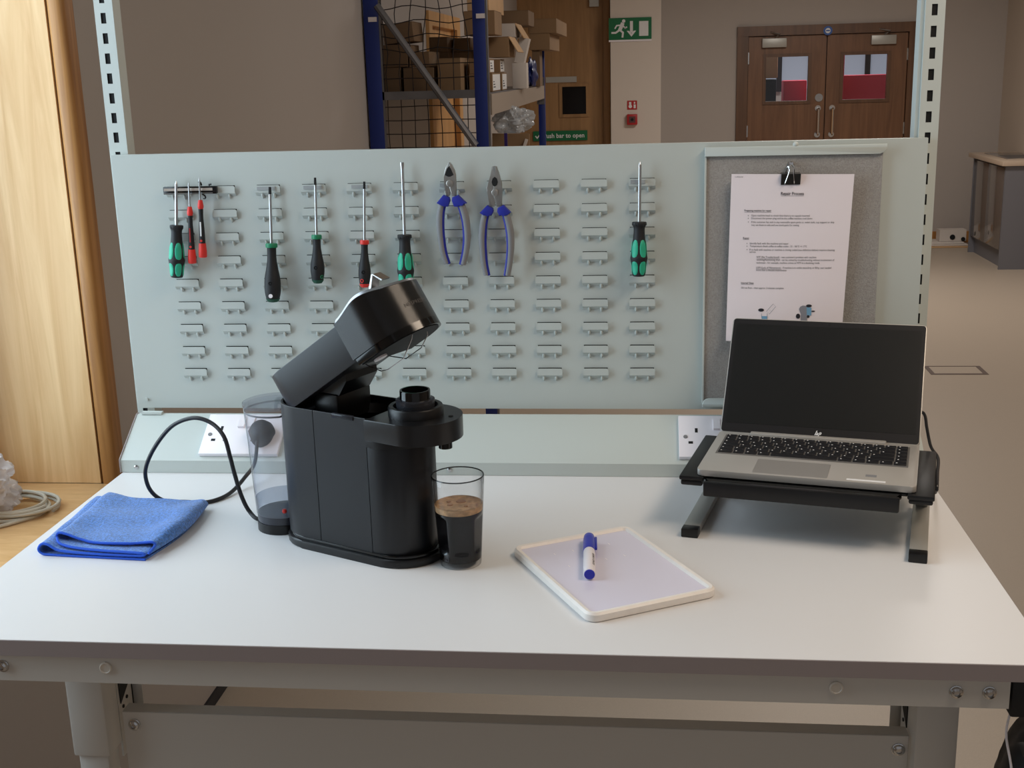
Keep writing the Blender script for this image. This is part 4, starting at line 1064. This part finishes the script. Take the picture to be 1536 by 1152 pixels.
# ------------------------------------------------------------------ glass of coffee
gl = thing('coffee_glass', 'tall glass of black coffee with brown crema beside the coffee machine', 'glass', (-.1405, -.5215, 0))
def grad(a, z, off=0):
    r = .0302+(.0388-.0302)*min(1, max(0, (z/.137)))**.9
    a = (a-math.radians(-107)) % (PI/3) - PI/6
    flat = r*math.cos(PI/6)*1.035/math.cos(a)
    def ss(t_): t_ = min(1, max(0, t_)); return t_*t_*(3-2*t_)
    w_ = ss((z-.020)/.008)*(1-ss((z-.074)/.008))
    return min(r, r*(1-w_)+min(r, flat)*w_)-off
NA = 96
def gring(z, off=0, ex=0): return [((grad(2*PI*i/NA, z, off)+ex)*math.cos(2*PI*i/NA), (grad(2*PI*i/NA, z, off)+ex)*math.sin(2*PI*i/NA), z) for i in range(NA)]
zs = [.0005, .003, .012, .018, .020, .022, .024, .026, .028, .034, .045, .055, .065, .070, .074, .076, .078, .080, .082, .088, .100, .118, .1365]
rings = [gring(.0, .003)]+[gring(z) for z in zs]+[gring(.1375, .0008), gring(.1365, .0018)]+[gring(z, .0018) for z in zs[::-1] if z > .009]+[gring(.0085, .008)]
MB().loft(rings, True, True).build('glass_body', 'rglass', gl, smooth=60)
zc = [.0095, .012]+[z for z in zs if .018 <= z <= .082]
MB().loft([gring(.0092, .007)]+[gring(z, .0007) for z in zc]+[gring(.0850, .0007)], True, True).build('coffee', 'coffee', gl, smooth=60)
MB().loft([gring(.0851, .0007), gring(.0885, .0007), gring(.0935, .0007), gring(.0930, .004), gring(.0925, .015)], True, True).build('crema', 'crema', gl, smooth=60)
for r_, x, y in ((.0075, .002, .010), (.004, -.012, -.006), (.003, .012, -.010), (.0035, -.016, .008)):
    MB().lathe([(r_, 0), (r_*.9, .0012), (r_*.3, .0014)], 18, Matrix.Translation((x, y, .0925))).build('bubble', mat('bubble_brown', (150, 104, 66), .4), gl)
mk_ = MB(); a0 = math.radians(-107)
for u in (-.003, .0024):
    pass
def em(u, z): a = a0-.25+u/.031; r_ = grad(a, z)+.0003; return (r_*math.cos(a), r_*math.sin(a), z)
mb = MB(); mb.poly([em(-.004, .012), em(.004, .012), em(.004, .020), em(-.004, .020)], [(0, 1, 2, 3)]); mb.build('etched_emblem', mat('etched', (70, 70, 74), .7), gl, None)
lettering('emblem_letter', 'N', .008, 'coffee', gl, lambda c: Vector([k_*(1.006 if i_ < 2 else 1) for i_, k_ in enumerate(em(c.x-.0028, .0132+c.y*.9))]), width=.0052)

MB().tube([( .0379*math.cos(2*PI*i/48), .0379*math.sin(2*PI*i/48), .1372) for i in range(48)], .0010, 6, True).build('rim', 'rim', gl)
# ------------------------------------------------------------------ whiteboard and marker
wc = Vector((.0813, -.5565, 0)); wa = math.atan2(.095, .174)
e_ = Vector((.174, .095)).normalized()
wd = thing('mini_whiteboard', 'small lap whiteboard with rounded white frame lying on the bench', 'whiteboard', (.0815, -.5560, 0), math.atan2(-.232, .127)+PI/2)
hw_, hl_ = .0990, .1335
def rrect(a, b, r, n=6):
    pts = []
    for sx, sy, q in ((1, 1, 0), (-1, 1, 1), (-1, -1, 2), (1, -1, 3)):
        for i in range(n+1):
            t_ = PI/2*(q+i/n); pts.append((sx*(a-r)+r*math.cos(t_), sy*(b-r)+r*math.sin(t_)))
    return pts
MB().prism(rrect(hw_-.006, hl_-.006, .010), .001, .0095).build('writing_surface', 'board', wd)
o1, i1 = rrect(hw_, hl_, .017), rrect(hw_-.011, hl_-.011, .004)
mb = MB(); R4 = [[(x, y, z) for x, y in P_] for P_, z in ((o1, .002), (o1, .0105), (rrect(hw_-.003, hl_-.003, .014), .0135), (rrect(hw_-.008, hl_-.008, .007), .0130), (i1, .0096), (rrect(hw_-.006, hl_-.006, .010), .0015), (rrect(hw_-.002, hl_-.002, .015), 0))]
mb.loft(R4+[R4[0]], True, False); mb.build('frame', 'boardf', wd)
for k_ in range(8):
    x = -.05+.03*(k_ % 4); y = .03+.05*(k_//4)
    MB().box(x, x+.0012, y, y+.007, .0095, .0096).build('wipe_mark', 'white', wd)
mp = thing('marker_pen', 'white whiteboard marker with blue cap and blue end lying on the board', 'pen', (.0540, -.6010, .0187), math.atan2(.142, -.007)-PI/2, rot=None)
ry = Matrix.Rotation(-PI/2, 4, 'X')
MB().lathe([(.0080, .001), (.0087, .003), (.0087, .082), (.0080, .084)], 28, ry).build('barrel', 'white', mp)
MB().lathe([(.0005, -.0005), (.0072, 0), (.0076, .0012)], 28, ry).build('end_plug', 'bluem', mp)
MB().lathe([(.0090, .083), (.0090, .126), (.0080, .140), (.0060, .1425), (.0005, .143)], 28, ry).build('cap', 'bluem', mp)
MB().box(.0082, .0118, .094, .138, -.002, .002, bev=.0008).build('clip', 'bluem', mp)
lettering('print', 'BOARD MARKER', .006, 'ink', mp, lambda c: Vector((.0089*math.sin(.75+(c.y-.002)/.0088), .022+c.x, .0089*math.cos(.75+(c.y-.002)/.0088))), width=.040)

# ------------------------------------------------------------------ laptop and stand
LO = (.368, -.414, 0); LY = math.radians(-13.17)
ls = thing('laptop_stand', 'black laptop stand with flat aluminium feet on the bench', 'laptop stand', LO, LY)
MB().box(-.188, -.150, -.006, .217, .083, .090, bev=.002).build('side_wing', 'black', ls)
MB().box(.150, .188, -.010, .217, .083, .090, bev=.002).build('side_wing', 'black', ls)
for x0 in (-.186, .152): MB().box(x0, x0+.034, -.004, .02, .074, .083, bev=.003).build('wing_lip', 'black', ls)
MB().box(-.150, .150, .0, .215, .084, .0885, bev=.0015).build('platform', 'black', ls)
MB().prism([(-.148, .0), (-.140, -.020), (.134, -.020), (.142, 0.0)], 0, .010, Matrix.Translation((0, 0, .079)), bev=.002).build('front_step', 'gloss', ls)
MB().box(-.147, .140, -.026, -.018, .066, .090, bev=.003).build('front_beam', 'black', ls)
for x0 in (-.178, .157):
    yf = -.035 if x0 < 0 else -.045
    MB().box(x0, x0+.0255, yf+.020, .185, .0005, .0135, bev=.001).build('foot_bar', 'alu', ls, label='flat brushed aluminium foot')
    MB().box(x0-.0004, x0+.0259, yf, yf+.020, 0, .0140, bev=.0015).build('foot_cap', 'black', ls)
    MB().box(x0+.004, x0+.022, 0, .1, 0, .008, X=Matrix.Translation((0, .175, .012)) @ Matrix.Rotation(math.radians(135), 4, 'X')).build('riser', 'alu', ls)
lp = thing('laptop', 'open silver laptop with dark blank screen on the black stand', 'laptop', (LO[0], LO[1], .0905), LY)
WL, DL = .1618, .2147
base = MB().prism([(x, y+DL/2) for x, y in rrect(WL, DL/2, .008)], 0, .0098, bev=.0012); base.build('base', 'laptop', lp)
MB().box(-.1485, .1475, .088, .194, .0096, .0100).build('keyboard_well', 'keyw', lp)
def keymesh(w_, h_): return MB().prism(rrect(w_/2, h_/2, .0012, 2), 0, .0013, bev=.0004, seg=1).mesh('key', 'key', 30)
cache = {}
rows = [([1.0]*15+[1.0], .0105), ([1.0]*13+[1.6, 1.0], .0148), ([1.4]+[1.0]*12+[1.3, 1.0], .0148), ([1.6]+[1.0]*11+[2.0, 1.0], .0148), ([1.2]+[1.0]*11+[2.3, 1.0], .0148), ([1.3, 1.0, 1.1, 1.1, 5.6, 1.2, 1.1, 1.1, 1.1, 1.1], .0148)]
y = .1925; X0_, X1_ = -.1465, .1455
for ws, h_ in rows:
    tot = sum(ws); u_ = (X1_-X0_)/tot; x = X0_
    for w_ in ws:
        kk = (round(w_*u_-.0022, 4), h_)
        if kk not in cache: cache[kk] = keymesh(kk[0], h_)
        o = link('key', cache[kk], lp); o.location = (x+w_*u_/2, y-h_/2, .0100)
        x += w_*u_
    y -= h_+.0026
lg = MB(); rl = random.Random(2); y = .1925
for ws, h_ in rows:
    tot = sum(ws); u_ = (X1_-X0_)/tot; x = X0_
    for w_ in ws:
        if w_ < 2.5: lg.box(x+.004, x+.004+.0022, y-h_*.5, y-h_*.5+.0026, .01131, .01135)
        x += w_*u_
    y -= h_+.0026
o = lg.build('key_legends', 'whitep', lp); o['kind'] = 'stuff'
MB().prism(rrect(.056, .034, .003), 0, .0003, Matrix.Translation((-.022, .041, .0097))).build('trackpad', 'pad', lp)
MB().box(.062, .118, .007, .014, .0098, .0100).build('sticker', 'whitep', lp)
MB().box(.088, .104, .030, .040, .0098, .0100).build('sticker', 'greyp', lp)
MB().box(-.110, .110, .199, .212, .0085, .0135, bev=.002).build('hinge', 'laptop', lp)
ang = math.radians(54.5)
ld = bpy.data.objects.new('lid', None); COL.objects.link(ld); ld.parent = lp
ld.location = (0, .2095, .0095); ld.rotation_euler = (ang, 0, 0)     # local y runs up the lid
LH = .2125
MB().prism([(x, y+LH/2) for x, y in rrect(WL, LH/2, .006)], -.0045, -.0003, bev=.001).build('lid_shell', 'laptop', ld)
MB().prism([(x, y+LH/2) for x, y in rrect(WL-.0015, LH/2-.0015, .005)], -.0003, .0006).build('bezel', 'bezel', ld)
MB().box(-.1545, .1545, .0175, .2015, .0006, .0009).build('display', 'screen', ld)
MB().cyl((.003, .2065, .0006), (.003, .2065, .0010), .0022, n=14).build('camera_lens', 'dark', ld)
mb = MB()
def bar(mb, x0, y0, x1, y1, wd_=.0016):
    mb.poly([(x0, y0, .0009), (x0+wd_, y0, .0009), (x1+wd_, y1, .0009), (x1, y1, .0009)], [(0, 1, 2, 3)])
bar(mb, -.0052, .0050, -.0022, .0130); bar(mb, -.0030, .0050, -.0018, .0082); mb.poly([(-.0032, .0090, .0009), (-.0004, .0090, .0009), (.0001, .0102, .0009), (-.0027, .0102, .0009)], [(0, 1, 2, 3)])
bar(mb, -.0015, .0050, -.0002, .0088); bar(mb, .0000, .0030, .0030, .0106); mb.poly([(.0026, .0094, .0009), (.0050, .0094, .0009), (.0055, .0106, .0009), (.0030, .0106, .0009)], [(0, 1, 2, 3)])
bar(mb, .0036, .0062, .0049, .0098); mb.poly([(.0016, .0056, .0009), (.0040, .0056, .0009), (.0044, .0067, .0009), (.0020, .0067, .0009)], [(0, 1, 2, 3)])
mb.build('emblem', 'whitep', ld, None)
invL = (Matrix.Translation(LO) @ Matrix.Rotation(LY, 4, 'Z')).inverted()
mL = Matrix.Translation(LO) @ Matrix.Rotation(LY, 4, 'Z')
lc = tag(MB().tube([mL @ Vector(p_) for p_ in smooth_path([(.148, .288, .118), (.160, .280, .136), (.167, .270, .133), (.171, .258, .116), (.179, .240, .090), (.1905, .195, .086), (.1905, .120, .086), (.1905, .070, .084), (.1905, .064, .079), (.1905, .075, .073), (.1905, .18, .045), (.1905, .25, .008), (.182, .275, .004)], 6)], .0026, 8).build('laptop_cable', 'cable'), 'black cable looping beside the right edge of the laptop stand', 'cable')

# ------------------------------------------------------------------ folded cloth
ct = thing('microfibre_cloth', 'folded blue microfibre cloth lying at the left of the bench', 'cloth', (-.70, -.42, 0))
def bil(u, v):   # u left-right, v front-back
    FL, FR, BL_, BR_ = Vector((-.800, -.520)), Vector((-.622, -.534)), Vector((-.812, -.300)), Vector((-.610, -.314))
    p_ = FL*(1-u)*(1-v)+FR*u*(1-v)+BL_*(1-u)*v+BR_*u*v
    p_ += Vector((0, 1))*(.010*math.sin(v*PI))*0
    if u > .5: p_.x += .020*math.sin(PI*v)*(u-.5)
    return p_
sec = [(1.00, .0018), (.7, .0018), (.35, .0018), (.12, .0020), (.035, .0030), (.000, .0095), (.030, .0180), (.090, .0175), (.20, .0095), (.45, .0072), (.75, .0070), (.93, .0075), (.985, .0085), (.995, .0100), (.965, .0120), (.86, .0122), (.60, .0125), (.35, .0135), (.21, .0150), (.150, .0172), (.122, .0222), (.150, .0275), (.225, .0255), (.36, .0200), (.60, .0180), (.82, .0190), (.93, .0225), (1.00, .0240), (1.03, .0180), (1.035, .0110)]
path = smooth_path([(a, b, 0) for a, b in sec], 4)
def clothpt(i, v):
    p_ = path[i]; u, z = p_.x, p_.y
    k_ = i/(len(path)-1)
    sk = .06*v if z > .012 else 0
    top = max(0, min(1, (z-.012)/.008))
    # the upper layers start a little further back at the front edge
    vv = v + (1-v)*(.10*top)*(1 if k_ > .5 else 0)
    q = bil(u*(1-0*v)+ (0.02*math.sin(6*v+u*5))*.3, vv)
    zz = z*(1-.18*v)+ (.0016*math.sin(u*11+v*7)+.0012*math.sin(u*5-v*13))*top + .0045*top*math.exp(-((u-.92)/.1)**2)*math.sin(PI*v)
    return Vector((q.x+.70, q.y+.42, max(zz, .0015)))
NV = 20
n = len(path)
cen = [[clothpt(i, j/NV) for i in range(n)] for j in range(NV+1)]
mb = MB(); rings = []
for row in cen:
    up_, dn = [], []
    for i in range(n):
        tng = row[min(i+1, n-1)]-row[max(i-1, 0)]; tng.y = 0
        nn = Vector((-tng.z, 0, tng.x)).normalized()*.0014
        up_.append(row[i]+nn); dn.append(row[i]-nn)
    rings.append(up_+dn[::-1])
mb.loft(rings, True, True); mb.build('cloth_folds', 'cloth', ct, smooth=80)
MB().tube([p_+Vector((0, -.0008, 0)) for p_ in cen[0]], .0021, 6).build('hem', 'hem', ct)

# ------------------------------------------------------------------ sill things
bg = thing('plastic_bag', 'clear plastic bag of white parts tied up on the oak sill', 'bag', (-1.335, .125, -.2))
o = blob(.100, .088, .085, .45, 21, 6, 1.6, .8).build('bag_film', 'bag', bg, smooth=60); o.location = (0, 0, .070)
o = blob(.070, .060, .055, .3, 4, 4, 2.5, .3).build('contents', 'white', bg); o.location = (-.005, 0, .052)
MB().tube(smooth_path([(.03, -.02, .125), (.045, -.03, .140), (.06, -.03, .135)], 4), [.008]*4+[.005]*4+[.002], 8).build('tied_end', 'bag', bg)
cc = thing('cable_coil', 'coiled pale grey network cable lying beside the plastic bag', 'cable', (-1.245, .185, -.2))
pts = []
for i in range(140):
    t_ = i/140*5*2*PI; k_ = i/140
    rr = .078+.010*math.sin(t_*.37+1)+.006*math.sin(t_*1.7)
    pts.append((rr*math.cos(t_)*1.08, rr*math.sin(t_)*.92, .005+.0065*int(k_*5*.8)*.8+.006*math.sin(t_*.5)**2))
MB().tube(pts, .0042, 8).build('cable', 'cableg', cc)
MB().tube(smooth_path([(.07, -.04, .006), (.03, -.09, .005), (-.02, -.13, .005), (-.055, -.15, .006)], 5), .0042, 8).build('cable_end', 'cableg', cc)
MB().box(-.075, -.050, -.165, -.150, .002, .016, bev=.002).build('connector', 'cableg', cc)

# ------------------------------------------------------------------ black gear hanging under the right end of the bench
pw = thing('power_box', 'black power box fixed under the right end of the bench top', 'power supply', (.575, -.790, -.090))
MB().box(0.0005, .044, 0, .16, .012, .0655, bev=.003).build('box_body', 'blackr', pw)
MB().tube(smooth_path([(.012, .03, .012), (.004, .02, -.02), (.010, .01, -.06), (.018, .0, -.12)], 5), .0016, 6).build('lead', 'white', pw)
bb = thing('black_bag', 'black fabric bag hanging below the power box at the right picture edge', 'bag', (.640, -.74, -.42))
o = blob(.048, .10, .15, .22, 12, 4, 1.8, .25).build('bag_body', 'blackr', bb); o.location = (0, 0, .155)
MB().tube(smooth_path([(-.03, -.06, .28), (-.035, -.05, .315), (-.02, -.03, .335), (.0, -.02, .343)], 5), .004, 8).build('strap', 'black', bb)

# things seen through the panes of the double door
for i, (x0, x1, y, z0, z1, mt, lb, ct_) in enumerate([
    (1.25, 1.52, YB+1.2, .55, .95, 'cardl', 'stacked brown carton seen through the left door pane, upper left', 'box'),
    (1.22, 1.50, YB+1.1, FZ, .54, 'dark', 'dark cupboard seen through the left door pane, below the carton', 'cupboard'),
    (1.60, 1.84, YB+1.3, FZ, .52, 'pink', 'red barrier seen through the left door pane, lower right', 'barrier'),
    (1.90, 2.18, YB+1.0, FZ, .92, 'pink', 'tall red panel seen through the right door pane, left side', 'barrier'),
    (2.20, 2.75, YB+1.15, FZ, .56, 'pink', 'low red barrier seen through the right door pane', 'barrier')]):
    o = MB().box(0, x1-x0, 0, .25, 0, z1-z0, bev=.01).build(['carton', 'cupboard', 'red_barrier', 'tall_barrier', 'red_barrier'][i], mt)
    o.location = (x0, y, z0); tag(o, lb, ct_)
lw = thing('window_2', None, None, (1.0, YB+2.98, .40)); lw['kind'] = 'structure'
MB().box(0, 2.2, 0, .01, 0, .85).build('pane', 'daypane', lw)
for x in (0, .72, 1.10, 1.42, 1.75, 2.2): MB().box(x-.03, x+.03, -.03, -.001, -.03, .88).build('glazing_bar', 'wire', lw)
MB().box(-.03, 2.23, -.03, -.001, .45, .49).build('glazing_bar', 'wire', lw)
area('lobby_light', (2.0, YB+1.6, 1.6), (2.0, YB+.9, 0), 1.0, .6, 30, (1, 1, 1))

# ceiling lamps
for x, y in ((1.3, -.95), (1.0, 3.0), (1.6, 7.0)):
    t = thing('ceiling_lamp', 'flat rectangular ceiling lamp panel above the ' + {-.95: 'right end of the bench', 3.0: 'blue rack', 7.0: 'far double door'}[y], 'lamp', (x, y, CZ-.012))
    MB().box(-.62, .62, -.32, .32, 0, .012).build('lamp_housing', 'white', t)

# lift everything so that the floor is at z = 0
for o in COL.objects:
    if o.parent is None and o.type in ('MESH', 'EMPTY'): o.location.z += T
bpy.context.view_layer.update()
